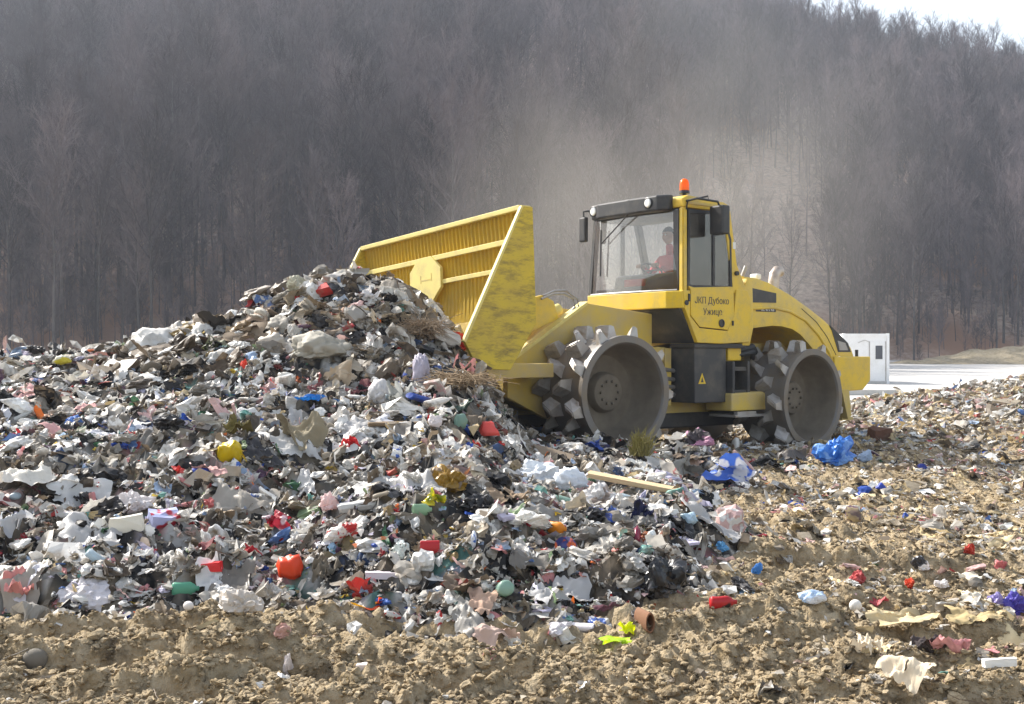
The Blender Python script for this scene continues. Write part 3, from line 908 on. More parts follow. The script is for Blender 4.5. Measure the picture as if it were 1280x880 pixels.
part('louvre_panel', 'grey_metal', lambda bm: add_prism(bm, [(-3.44, 1.80), (-3.66, 1.76), (-3.74, 1.63), (-3.49, 1.63)], 1.126, 1.130), hd)
part('hood_seam', 'dark', lambda bm: add_tube(bm, [(-2.45, 1.123, 2.34), (-2.85, 1.123, 2.12), (-3.15, 1.123, 1.86), (-3.40, 1.123, 1.55)], .006, 5), hd)
part('cab_rear_cover', 'yellow', lambda bm: add_prism(bm, [(-.98, 2.80), (-1.12, 2.70), (-1.14, 2.0), (-1.05, 1.70), (-.86, 1.70), (-.90, 2.60)], -.9, 1.19, bev=.03), smooth=40)
cw = part('counterweight', 'yellow', lambda bm: add_prism(bm, [(-3.28, 1.52), (-4.33, 1.52), (-4.33, 1.09), (-4.10, .92), (-3.30, .90)], -1.18, 1.18, bev=.02))
part('scraper_bar', 'yellow_dusty', lambda bm: (add_prism(bm, [(-3.05, .95), (-3.25, .95), (-3.32, .5), (-3.22, .45)], .7, 1.5), add_box(bm, -3.5, -3.2, .6, 1.4, .42, .47)))
part('rear_lamp', 'black', lambda bm: add_tube(bm, [(-4.0, 1.12, 1.52), (-4.0, 1.12, 1.64)], .03))
# exhaust and intake standing on the hood
ex = part('exhaust_pipe', 'exhaust', lambda bm: add_tube(bm, [(-3.02, .05, 2.10), (-3.02, .05, 2.86), (-3.05, .05, 3.0), (-3.12, .05, 3.07), (-3.22, .05, 3.06)], [.10, .10, .10, .10, .09], 16), smooth=50)
part('clamp', 'dark', lambda bm: add_tube(bm, [(-3.02, .05, 2.62), (-3.02, .05, 2.72)], .115, 16), ex)
part('heat_shield', 'exhaust', lambda bm: add_tube(bm, [(-2.86, .12, 2.2), (-2.86, .12, 2.60), (-2.9, .10, 2.66)], .09, 12), ex)
part('rear_work_light', 'grey_metal', lambda bm: (add_tube(bm, [(-2.55, -.35, 2.3), (-2.6, -.35, 2.78), (-2.62, -.35, 3.0)], .016, 6), add_tube(bm, [(-2.62, -.35, 2.95), (-2.68, -.30, 3.16)], .035, 8),
     add_lathe(bm, [(0, 0), (0, .03)], 4)), smooth=50)
part('rear_work_light', 'badge_white', lambda bm: (add_box(bm, -2.66, -2.54, -.10, .08, 2.90, 3.0, .03), add_box(bm, -2.70, -2.58, -.62, -.42, 2.92, 3.04, .03)))

# --- tank box, steps, sticker
tb = part('battery_box', 'dark', lambda bm: (add_prism(bm, [(.20, .80), (.22, 1.70), (-.52, 1.71), (-.52, .80)], .62, 1.15, bev=.02), ))
part('box_lid', 'black', lambda bm: add_box(bm, -.95, .24, .66, 1.18, 1.66, 1.735, .01), tb)
def tri(bm):
    add_prism(bm, [(.125, 1.10), (-.045, 1.10), (.04, 1.27)], 1.150, 1.154)
ws_ = part('warning_triangle', 'yellow', tri, tb)
part('warning_mark', 'black', lambda bm: add_prism(bm, [(.07, 1.125), (.01, 1.125), (.04, 1.21)], 1.154, 1.156), tb)
part('ladder', 'dark', lambda bm: (add_box(bm, -.62, -.56, .85, 1.25, .82, 1.45, .01), add_box(bm, -.98, -.92, .85, 1.25, .82, 1.45, .01), add_box(bm, -.92, -.62, .88, 1.22, .95, .99), add_box(bm, -.92, -.62, .88, 1.22, 1.30, 1.36)))
part('ladder_bracket', 'yellow', lambda bm: add_box(bm, -.94, -.62, .80, 1.10, 1.46, 1.68, .02))
part('hose_bundle', 'rubber', lambda bm: (add_tube(bm, [(-.9, 1.0, 1.62), (-1.3, 1.02, 1.68), (-1.5, .9, 1.6)], .06, 8), add_tube(bm, [(-.9, 1.06, 1.55), (-1.25, 1.08, 1.60), (-1.45, .9, 1.5)], .045, 8)), smooth=50)
part('step_box', 'yellow_dusty', lambda bm: add_prism(bm, [(-.50, .66), (-.50, .94), (-1.25, .96), (-1.44, .88), (-1.46, .66)], .72, 1.28, bev=.025))
part('step_tread', 'grey_metal', lambda bm: (add_box(bm, -1.48, -.50, .80, 1.36, .56, .60, .006), add_box(bm, -1.0, -.55, 1.28, 1.36, .60, .65)))

# --- blade group (tilted a little towards its left end)
BL = empty('blade', (0, -.1, 0), 0, ROOT)
BL.rotation_euler = (R(3.3), 0, 0)
def ysect(bm, prof, ys, thick=.05):
    """corrugated sheet: prof list of (x,z,wave amp)"""
    rows = []
    for y, wv in ys:
        rows.append([bm.verts.new((x + a*wv, y, z)) for x, z, a in prof])
    for a, b in zip(rows, rows[1:]):
        for i in range(len(prof)-1): bm.faces.new((a[i], a[i+1], b[i+1], b[i]))
HW = 2.06
ys_ = [(-HW, 0)]
nr = 44
for i in range(nr):
    y0 = -HW + .04 + (2*HW-.08)*i/nr; dy = (2*HW-.08)/nr
    ys_ += [(y0, 0), (y0 + .36*dy, 0), (y0 + .56*dy, 1), (y0 + .78*dy, 1), (y0 + .98*dy, 0)]
ys_.append((HW, 0))
def mold(bm):
    ysect(bm, [(4.07, 3.34, .026), (4.045, 2.98, .026), (4.03, 2.6, .018), (4.03, 2.3, .012), (4.06, 1.98, .0), (4.2, 1.62, 0), (4.45, 1.36, 0), (4.9, 1.29, 0)], ys_)
    g = bmesh.ops.solidify(bm, geom=list(bm.faces), thickness=.03)
part('moldboard', 'yellow_blade', mold, BL)
SP = [(3.96, 3.38), (4.14, 3.38), (5.12, 1.62), (4.92, 1.27), (4.42, 1.25), (3.97, 1.86)]
for s in (1, -1):
    sp_ = part('side_plate', 'yellow_scuffed', lambda bm: add_prism(bm, SP, s*HW - (.0 if s > 0 else .05), s*HW + (.05 if s > 0 else 0), bev=.006), BL)
    part('plate_edge_highlight', 'pale_yellow', lambda bm: add_prism(bm, [(4.145, 3.385), (5.135, 1.62), (5.10, 1.60), (4.11, 3.385)], s*(HW+.025) - .027, s*(HW+.025) + .027), BL)  # pale strip paints a highlight along the plate's front edge
part('top_rail', 'pale_yellow', lambda bm: add_box(bm, 3.95, 4.15, -HW, HW, 3.335, 3.405, .012), BL)
part('cross_bar', 'pale_yellow', lambda bm: add_box(bm, 4.09, 4.13, -HW, HW, 2.925, 3.00, .008), BL)
part('cross_bar', 'pale_yellow', lambda bm: add_box(bm, 4.08, 4.12, -HW, HW, 2.57, 2.635, .008), BL)
EM = [(math.cos(PI/8 + k*PI/4), math.sin(PI/8 + k*PI/4)) for k in range(8)]
em = part('emblem_plate', 'pale_yellow', lambda bm: add_prism(bm, [(-.22 + .44*c, 2.665 + .36*s) for c, s in EM], 4.10, 4.15, axis='x', bev=.006), BL)
part('emblem_mark', 'yellow_dusty', lambda bm: (add_box(bm, 4.15, 4.153, -.34, -.325, 2.62, 2.74), add_box(bm, 4.15, 4.153, -.325, -.06, 2.655, 2.67), add_box(bm, 4.15, 4.153, -.06, -.045, 2.64, 2.75)), BL)
part('blade_back_rib', 'yellow_dusty', lambda bm: [add_prism(bm, [(3.96, 2.5), (4.0, 1.9), (4.3, 1.4), (3.9, 1.35), (3.75, 1.7), (3.8, 2.4)], y-.06, y+.06) for y in (-1.4, -.6, .6, 1.4)], BL)
part('push_arm', 'yellow_dusty', lambda bm: (add_box(bm, 2.98, 4.35, .86, 1.06, 1.24, 1.44, .015), add_box(bm, 3.05, 3.25, .5, .9, 1.24, 1.42, .01)))
part('push_arm', 'yellow_dusty', lambda bm: (add_box(bm, 2.98, 4.35, -1.06, -.86, 1.24, 1.44, .015), add_box(bm, 3.05, 3.25, -.9, -.5, 1.24, 1.42, .01)))
for s in (.30, -.30):
    cy = part('lift_cylinder', 'pale_yellow', lambda bm: add_tube(bm, [(2.25, s, 2.25), (3.05, s, 1.95)], .085, 16), smooth=50)
    part('piston_rod', 'chrome', lambda bm: add_tube(bm, [(3.0, s, 1.97), (3.85, s, 1.66)], .045, 12), cy, smooth=50)
part('cylinder_bracket', 'yellow', lambda bm: add_prism(bm, [(3.15, 1.8), (2.35, 2.1), (2.45, 2.36), (2.66, 2.44), (3.05, 2.36), (3.3, 1.95)], .34, .42, bev=.01))
def hoses(bm):
    for k, (q, rr) in enumerate(((.46, .0), (.50, .045))):
        add_tube(bm, [(2.72, q, 2.38 + rr), (2.5, q, 2.46 + rr), (2.3, q+.02, 2.47 + rr), (2.13 - rr, q+.03, 2.40), (2.10 - rr, q+.03, 2.28), (2.2, q+.02, 2.16), (2.35, q, 2.06)], .017, 8)
part('hydraulic_hose', 'grey_metal', hoses, smooth=60)

# ------------------------------------------------------------------ the operator
def skin_body(name, joints, edges, radii, mat, parent=None, subd=2, root=0):
    me = bpy.data.meshes.new(name)
    me.from_pydata([Vector(j) for j in joints], edges, [])
    o = bpy.data.objects.new(name, me); C.objects.link(o)
    sk = o.modifiers.new('skin', 'SKIN'); sk.use_smooth_shade = True
    for i, r in enumerate(radii):
        v = me.skin_vertices[0].data[i]; v.radius = (r, r) if not isinstance(r, tuple) else r
        v.use_root = (i == root)
    sb = o.modifiers.new('sub', 'SUBSURF'); sb.levels = subd; sb.render_levels = subd
    dg = bpy.context.evaluated_depsgraph_get()
    m2 = bpy.data.meshes.new_from_object(o.evaluated_get(dg))
    bpy.data.objects.remove(o); bpy.data.meshes.remove(me)
    m2.materials.clear(); m2.materials.append(mat); m2.name = name
    m2.polygons.foreach_set('use_smooth', np.ones(len(m2.polygons), bool))
    o = bpy.data.objects.new(name, m2)
    return link(o, parent)
PR = bpy.data.objects.new('person', None); C.objects.link(PR)
PR.matrix_world = Matrix.LocRotScale(Vector((2.31, 18.49, 0)), Matrix.Rotation(R(217.5), 3, 'Z').to_quaternion(), None) @ Matrix.Translation((-.27, .16, 2.57)) @ Matrix.Scale(1.12, 4)
tag(PR, 'person in a red jacket sitting at the controls inside the yellow cab', 'person')
# local: x forward, y left, z up from the seat cushion
J = [(0, 0, .10), (-.02, 0, .28), (-.03, 0, .45), (-.01, 0, .57), (.02, 0, .66), (.03, 0, .74),    # pelvis..neck, head base
     (0, .19, .50), (.16, .27, .28), (.38, .16, .36),                                                # left arm
     (0, -.19, .50), (.16, -.27, .28), (.38, -.16, .36),
     (.20, .11, .09), (.45, .13, .08), (.52, .14, -.28), (.62, .14, -.31),                            # left leg
     (.20, -.11, .09), (.45, -.13, .08), (.52, -.14, -.28), (.62, -.14, -.31)]
E_ = [(0,1),(1,2),(2,3),(3,4),(4,5),(2,6),(6,7),(7,8),(2,9),(9,10),(10,11),(0,12),(12,13),(13,14),(14,15),(0,16),(16,17),(17,18),(18,19)]
Rd = [.15, .15, .17, .07, .055, .06, .075, .055, .035, .075, .055, .035, .09, .07, .05, .04, .09, .07, .05, .04]
skin_body('body', J, E_, Rd, M['red_cloth'], PR)
def head(bm):
    bmesh.ops.create_uvsphere(bm, u_segments=24, v_segments=16, radius=1)
    for v in bm.verts:
        x, y, z = v.co
        f = 1.0
        if z < -.2: f = 1 + .25*(z+.2)
        X = x*.098*f; Y = y*.078*f; Z = z*.122
        if x > .5 and abs(y) < .35:
            X += .028*math.exp(-((z+.15)/.22)**2 - (y/.16)**2)         # nose
            X -= .008*math.exp(-((z-.12)/.12)**2)*(1 if abs(y) > .15 else 0)
            X += .006*math.exp(-((z+.48)/.07)**2)
        if abs(y) > .93 and abs(z) < .3: Y *= 1.10
        v.co = (X, Y, Z)
hd_ = part('head', 'skin', head, PR, smooth=80, loc=(.05, 0, .84))
part('hair', 'hair', lambda bm: (bmesh.ops.create_uvsphere(bm, u_segments=20, v_segments=12, radius=1), [setattr(v, 'co', Vector((v.co.x*.106 - .012, v.co.y*.086, max(v.co.z, -.1 if v.co.x < 0 else .35)*.13 + .005))) for v in bm.verts]), PR, smooth=80, loc=(.05, 0, .85))
for s in (1, -1):
    part('eye', 'badge_white', lambda bm: bmesh.ops.create_uvsphere(bm, u_segments=8, v_segments=6, radius=.012), PR, loc=(.135, s*.03, .855))
# hands: palm with five fingers curled round the wheel rim
for s in (1, -1):
    b = (.385, s*.155, .365)
    hj = [b, (b[0]+.07, b[1]-s*.01, b[2]+.03)]; he = [(0, 1)]; hr = [.032, .036]
    for k in range(4):
        i0 = len(hj); off = (k-1.5)*.02
        hj += [(b[0]+.09, b[1]+off, b[2]+.045), (b[0]+.125, b[1]+off, b[2]+.035), (b[0]+.128, b[1]+off, b[2]+.005 - .004*(k == 1)), (b[0]+.105, b[1]+off, b[2]-.01)]
        he += [(1, i0), (i0, i0+1), (i0+1, i0+2), (i0+2, i0+3)]; hr += [.010, .0095, .009, .008]
    i0 = len(hj)
    hj += [(b[0]+.05, b[1]-s*.04, b[2]+.02), (b[0]+.085, b[1]-s*.055, b[2]+.0)]; he += [(0, i0), (i0, i0+1)]; hr += [.012, .009]
    skin_body('hand', hj, he, hr, M['skin'], PR, 1)

# ------------------------------------------------------------------ background cabin and slab
cb = empty('site_cabin', (19.55, 58, -.05))
tag(cb, 'small white site office cabin with a narrow dark window beyond the compactor', 'cabin')
part('wall', 'white_panel', lambda bm: add_box(bm, -2.3, -.12, .06, 5.9, 0.1, 2.50, .0), cb)
part('corner_post', 'white_panel', lambda bm: add_box(bm, -.14, .0, 0, .14, 0, 2.62, .01), cb)
part('corner_post', 'white_panel', lambda bm: add_box(bm, -2.42, -2.28, 0, .14, 0, 2.62, .01), cb)
part('corner_post', 'white_panel', lambda bm: add_box(bm, -.14, .0, 5.86, 6.0, 0, 2.62, .01), cb)
part('roof_beam', 'white_panel', lambda bm: (add_box(bm, -2.28, -.14, .0, 5.98, 2.48, 2.60, .01)), cb)
part('floor_beam', 'concrete', lambda bm: add_box(bm, -2.28, -.14, .01, 5.9, .0, .12, .01), cb)
dr = part('door', 'white_panel', lambda bm: add_box(bm, -1.0, -.22, .02, .06, .14, 2.16, .008), cb)
part('window_pane', 'window', lambda bm: add_box(bm, -.72, -.36, .008, .018, 1.28, 1.98, .0), dr)
part('door_trim', 'grey_metal', lambda bm: (add_box(bm, -1.05, -1.0, .03, .06, .14, 2.2), add_box(bm, -.22, -.18, .03, .06, .14, 2.2)), cb)
part('sign_chevron', 'grey_metal', lambda bm: (bar(bm, (-1.62, .05, 2.12), (-1.28, .05, 2.27), .02, .05), bar(bm, (-1.28, .05, 2.27), (-.94, .05, 2.12), .02, .05)), cb)
sl = bpy.data.objects.new('concrete_slab', None)
bpy.data.objects.remove(sl)
bm = bmesh.new(); add_prism(bm, [(42.5, -.3), (42.5, .16), (42.7, .21), (51.0, .16), (51.0, -.3)], 9.0, 14.8, axis='x')
sl = bm_obj('concrete_slab', bm, M['concrete'])
tag(sl, 'low pale concrete slab edge between the rubbish and the white cabin', 'concrete slab')

# ------------------------------------------------------------------ rubbish heap
def folds(V, r, n, amp, uv=None):
    """crumple: sum of creases |p.d - c|"""
    out = np.zeros(len(V))
    for _ in range(n):
        d = r.normal(size=3); d /= np.linalg.norm(d)
        c = r.uniform(-.6, .6)
        out += np.abs(V @ d - c)*r.choice([-1, 1])*r.uniform(.4, 1)
    return out*amp

def grid01(nx, ny):
    u, v = np.meshgrid(np.linspace(-1, 1, nx), np.linspace(-1, 1, ny))
    i = (np.arange(nx-1)[None] + np.arange(ny-1)[:, None]*nx)
    P = np.stack([i, i+1, i+1+nx, i+nx], -1).reshape(-1, 4)
    return np.stack([u.ravel(), v.ravel(), 0*u.ravel()], -1), P

def tri_of(P):
    return np.concatenate([P[:, [0, 1, 2]], P[:, [0, 2, 3]]])

def pca_flat(V):
    V = V - V.mean(0)
    w_, U = np.linalg.eigh(V.T @ V)
    U = U[:, ::-1]
    if np.linalg.det(U) < 0: U[:, 2] *= -1
    return V @ U

def crumple(V, r, n, lo, hi):
    """fold the sheet along n random creases"""
    for _ in range(n):
        d = r.normal(size=3); d /= np.linalg.norm(d)
        s = V @ d; c = np.quantile(s, r.uniform(.25, .8))
        a_ = np.cross(d, r.normal(size=3)); a_ /= np.linalg.norm(a_)
        p0 = V[np.argmin(np.abs(s-c))]
        th = r.uniform(lo, hi)*r.choice([-1, 1])
        k = np.clip((s-c)/(.10*(s.max()-s.min()) + 1e-6), 0, 1)*th      # a rounded fold
        Q = V - p0
        ca, sa = np.cos(k)[:, None], np.sin(k)[:, None]
        V = p0 + Q*ca + np.cross(a_, Q)*sa + a_*(Q @ a_)[:, None]*(1-ca)
    return V

def n3(V, f, off):
    return np.array([mnoise.noise(Vector(v*f + off)) for v in V])

def sheet_shape(seed, nx=9, ny=8, amp=.05, nf=3, asp=1.0, hi=1.5):
    r = np.random.default_rng(seed)
    V, P = grid01(nx, ny)
    ang = np.arctan2(V[:, 1], V[:, 0]); rad = 1 + .20*np.sin(ang*3 + r.uniform(0, 6)) + .14*np.sin(ang*5 + r.uniform(0, 6)) + .08*np.sin(ang*9 + r.uniform(0, 6))
    V[:, :2] *= rad[:, None]
    V[:, 0] *= asp
    V = crumple(V, r, nf, .35, hi)
    off = r.uniform(-50, 50, 3)
    dz = np.stack([n3(V, 1.6, off + 9*i) for i in range(3)], -1)*.16 + np.stack([n3(V, 4.0, off + 9*i) for i in range(3)], -1)*amp
    V = pca_flat(V + dz)
    return V/np.abs(V[:, :2]).max(), P

def wad_shape(seed, n=13, nf=7):
    r = np.random.default_rng(seed)
    V, P = grid01(n, n)
    V = crumple(V, r, nf, .8, 2.5)
    off = r.uniform(-50, 50, 3)
    V = V + np.stack([n3(V, 3.0, off + 9*i) for i in range(3)], -1)*.12
    V = pca_flat(V)
    return V/np.abs(V[:, :2]).max(), P

def bag_shape(seed, sub=2, crease=.17, nf=9, flat=.6, sag=.5, fine=0.0):
    r = np.random.default_rng(seed)
    V, P = ICO[sub]; V = V.copy()
    off = r.uniform(-60, 60, 3); st = r.uniform(.6, 1.5, 3)
    W = V*st + .35*np.stack([n3(V, 1.3, off + 20*i) for i in range(3)], -1)
    d = .95 + .55*n3(V, 1.1, off) + .34*(.5 - 2*np.abs(n3(W, 1.7, off + 7)))
    d += .20*(.4 - 2*np.abs(n3(W, 3.4, off + 14)))
    if sub >= 3:
        d += .12*(.4 - 2*np.abs(n3(W, 6.5, off + 21)))
        d += .05*(.4 - 2*np.abs(n3(W, 13., off + 28)))
    d = np.clip(d, .30, 1.9)
    V = V*d[:, None]
    V[:, 2] *= flat
    V[:, 2] = np.where(V[:, 2] < 0, V[:, 2]*sag, V[:, 2])
    if r.random() < .7:           # a knotted or torn corner sticking out
        a = r.uniform(0, 2*PI); dn = np.array([math.cos(a), math.sin(a), r.uniform(.1, .8)]); dn /= np.linalg.norm(dn)
        k = np.clip((V @ dn)/np.linalg.norm(V, axis=1) - .75, 0, 1)
        V += dn*k[:, None]*2.4
    return V/np.abs(V[:, :2]).max(), P

def soft_shape(seed):
    V, P = bag_shape(seed, 4, flat=.7, sag=.35)
    B0, _ = ICO[4]
    V = .8*V + .2*B0*np.array([.8, .8, .5])
    return V/np.abs(V[:, :2]).max(), P

def bottle_shape(seed, n=9, crush=.25):
    r = np.random.default_rng(seed)
    prof = [(-1.0, .0), (-1.0, .30), (-.86, .36), (-.4, .34), (.0, .36), (.35, .35), (.62, .24), (.78, .12), (.98, .12), (1.0, .0)]
    V = np.array([(t, q*math.cos(2*PI*k/n), q*math.sin(2*PI*k/n)) for t, q in prof for k in range(n)])
    m = len(prof)
    P = np.array([(i*n+k, i*n+(k+1) % n, (i+1)*n+(k+1) % n, (i+1)*n+k) for i in range(m-1) for k in range(n)])
    V *= (1 + folds(V, r, 5, crush*.4))[:, None]
    V[:, 2] *= r.uniform(.5, 1)
    V[:, 2] += .3
    return V/np.abs(V[:, :2]).max(), P

def box_shape(seed, crush=.12):
    r = np.random.default_rng(seed)
    b = bmesh.new(); bmesh.ops.create_cube(b, size=2); bmesh.ops.subdivide_edges(b, edges=b.edges[:], cuts=2, use_grid_fill=True)
    V = np.array([v.co[:] for v in b.verts]); P = np.array([[v.index for v in f.verts] for f in b.faces]); b.free()
    V = V*np.array([1, r.uniform(.5, .9), r.uniform(.15, .6)])
    V += np.stack([folds(V, r, 4, crush*.5) for _ in range(3)], -1) + .02*r.normal(size=V.shape)
    return V/np.abs(V[:, :2]).max(), P

def strip_shape(seed, n=9):
    r = np.random.default_rng(seed)
    t = np.linspace(-1, 1, n); wd = r.uniform(.08, .22)
    cx = t; cy = np.cumsum(r.normal(0, .14, n)); cz = np.abs(np.cumsum(r.normal(0, .14, n)))
    cy -= cy.mean(); cz -= cz.min()
    tw = np.cumsum(r.normal(0, .6, n))
    A = np.stack([cx, cy + wd*np.cos(tw), cz + wd*np.sin(tw)], -1); B = np.stack([cx, cy - wd*np.cos(tw), cz - wd*np.sin(tw)], -1)
    V = np.concatenate([A, B]); i = np.arange(n-1)
    P = np.stack([i, i+1, i+1+n, i+n], -1)
    return V/np.abs(V[:, :2]).max(), P

def stick_shape(seed):
    r = np.random.default_rng(seed)
    out = [[], [], 0]
    t = np.linspace(-1, 1, 5)
    tube_np(np.stack([t, r.normal(0, .06, 5), .05 + r.normal(0, .05, 5)], -1), np.linspace(.05, .02, 5), 4, out)
    return out[0][0], out[1][0]

TPL = []; KIND = []
def reg(kind, shapes):
    for V, P in shapes:
        TPL.append((V, P)); KIND.append(kind)
reg('sheet', [sheet_shape(i, 9, 8, .05, int(RNG.integers(2, 5)), RNG.uniform(.7, 1.4)) for i in range(22)])
reg('wad', [wad_shape(30+i) for i in range(14)])
reg('bag', [bag_shape(50+i, 3, flat=RNG.uniform(.55, .85)) for i in range(9)])
reg('baglo', [bag_shape(80+i, 2, flat=RNG.uniform(.5, .8)) for i in range(12)])
reg('bottle', [bottle_shape(100+i) for i in range(5)])
reg('box', [box_shape(120+i, .3) for i in range(6)])
reg('strip', [strip_shape(140+i) for i in range(8)])
reg('stick', [stick_shape(160+i) for i in range(4)])
KIND = np.array(KIND)

def lin(*c):
    return tuple(((v/255+.055)/1.055)**2.4 if v/255 > .04045 else v/255/12.92 for v in c)
# palette of the waste: (colour, weight)
PAL = [((229, 227, 222), 24), ((208, 203, 195), 14), ((172, 166, 156), 9), ((140, 132, 120), 9), ((160, 148, 128), 7), ((122, 108, 90), 7), ((88, 77, 66), 7),
       ((48, 45, 44), 9), ((25, 24, 26), 8), ((150, 170, 195), 3.5), ((90, 120, 170), 2.0), ((40, 75, 160), 1.2), ((185, 50, 45), 1.8), ((150, 35, 45), 1.2), ((205, 140, 140), 2.6),
       ((215, 180, 175), 3), ((205, 175, 60), 1.1), ((140, 160, 120), 2.0), ((70, 110, 80), 1.2), ((110, 160, 150), 1.2), ((215, 110, 45), .8), ((95, 65, 90), 1.2), ((190, 185, 205), 3.5), ((110, 35, 30), 1.0), ((208, 188, 146), 1.5), ((186, 164, 122), 1.5)]
PC = np.array([lin(*c) for c, _ in PAL]); PW = np.array([w_ for _, w_ in PAL]); PW = PW/PW.sum()
def pick_cols(n, pw=PW, printed=.30):
    a = PC[RNG.choice(len(PC), n, p=pw)]; b = PC[RNG.choice(len(PC), n, p=pw)]
    k = RNG.random(n) < printed
    b = np.where(k[:, None], b, a*RNG.uniform(.85, 1.1, n)[:, None])
    v = RNG.uniform(.72, 1.12, n)[:, None]
    return np.clip(a*v, 0, .86), np.clip(b*v, 0, .86)

def heap_normal(x, y, e=.15):
    hx_ = (G(x+e, y) - G(x-e, y))/(2*e); hy_ = (G(x, y+e) - G(x, y-e))/(2*e)
    return hx_, hy_

# --- core of the heap: a lumpy crust whose cells have the waste's colours, darkened to paint shade into the gaps
cx = axis_pts([(-20, -8, .25), (-8, 3.2, .045)]); cy = axis_pts([(5.6, 14.5, .045), (14.5, 18, .08), (18, 30, .4)])
def core_f(x, y):
    h = heap(x, y)
    lump = .13*np.abs(perlin(x*2.3, y*2.3, 201)) + .085*np.abs(perlin(x*5.1, y*5.1, 202)) + .05*np.abs(perlin(x*11, y*11, 203)) + .02*perlin(x*21, y*21, 204)
    m = sstep(.03, .22, h)
    return g0(x, y) - .12*(1-m) + h + (lump*1.0 - .06)*m
X, Y = np.meshgrid(cx, cy)
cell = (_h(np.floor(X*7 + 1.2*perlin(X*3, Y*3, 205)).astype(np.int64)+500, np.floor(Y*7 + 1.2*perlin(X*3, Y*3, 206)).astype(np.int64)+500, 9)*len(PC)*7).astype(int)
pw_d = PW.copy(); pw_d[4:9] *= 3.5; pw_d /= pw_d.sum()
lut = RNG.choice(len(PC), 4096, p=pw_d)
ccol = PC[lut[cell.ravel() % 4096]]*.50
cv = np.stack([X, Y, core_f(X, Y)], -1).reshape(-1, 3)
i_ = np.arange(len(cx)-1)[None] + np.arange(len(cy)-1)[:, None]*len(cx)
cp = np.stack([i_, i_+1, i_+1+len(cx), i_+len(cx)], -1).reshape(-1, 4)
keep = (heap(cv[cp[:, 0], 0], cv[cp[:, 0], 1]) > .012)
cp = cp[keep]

# ------------------------------------------------------------------ individual pieces of rubbish
def surf(x, y):
    h = heap(np.array([x]), np.array([y]))[0]
    return float(core_f(np.array([x]), np.array([y]))[0]) if h > .05 else float(g0(np.array([x]), np.array([y]))[0])
def hit(px, py):
    """where a line of sight meets the heap or the ground"""
    ys_3 = np.linspace(4.2, 70, 2600)
    xs_3 = (px-640)/F*ys_3; zs = EYE - (py-440)/F*ys_3
    h = heap(xs_3, ys_3); s = np.where(h > .05, core_f(xs_3, ys_3), g0(xs_3, ys_3))
    k = np.nonzero(zs <= s)[0]
    k = k[0] if len(k) else len(ys_3)-1
    return float(xs_3[k]), float(ys_3[k]), float(s[k])

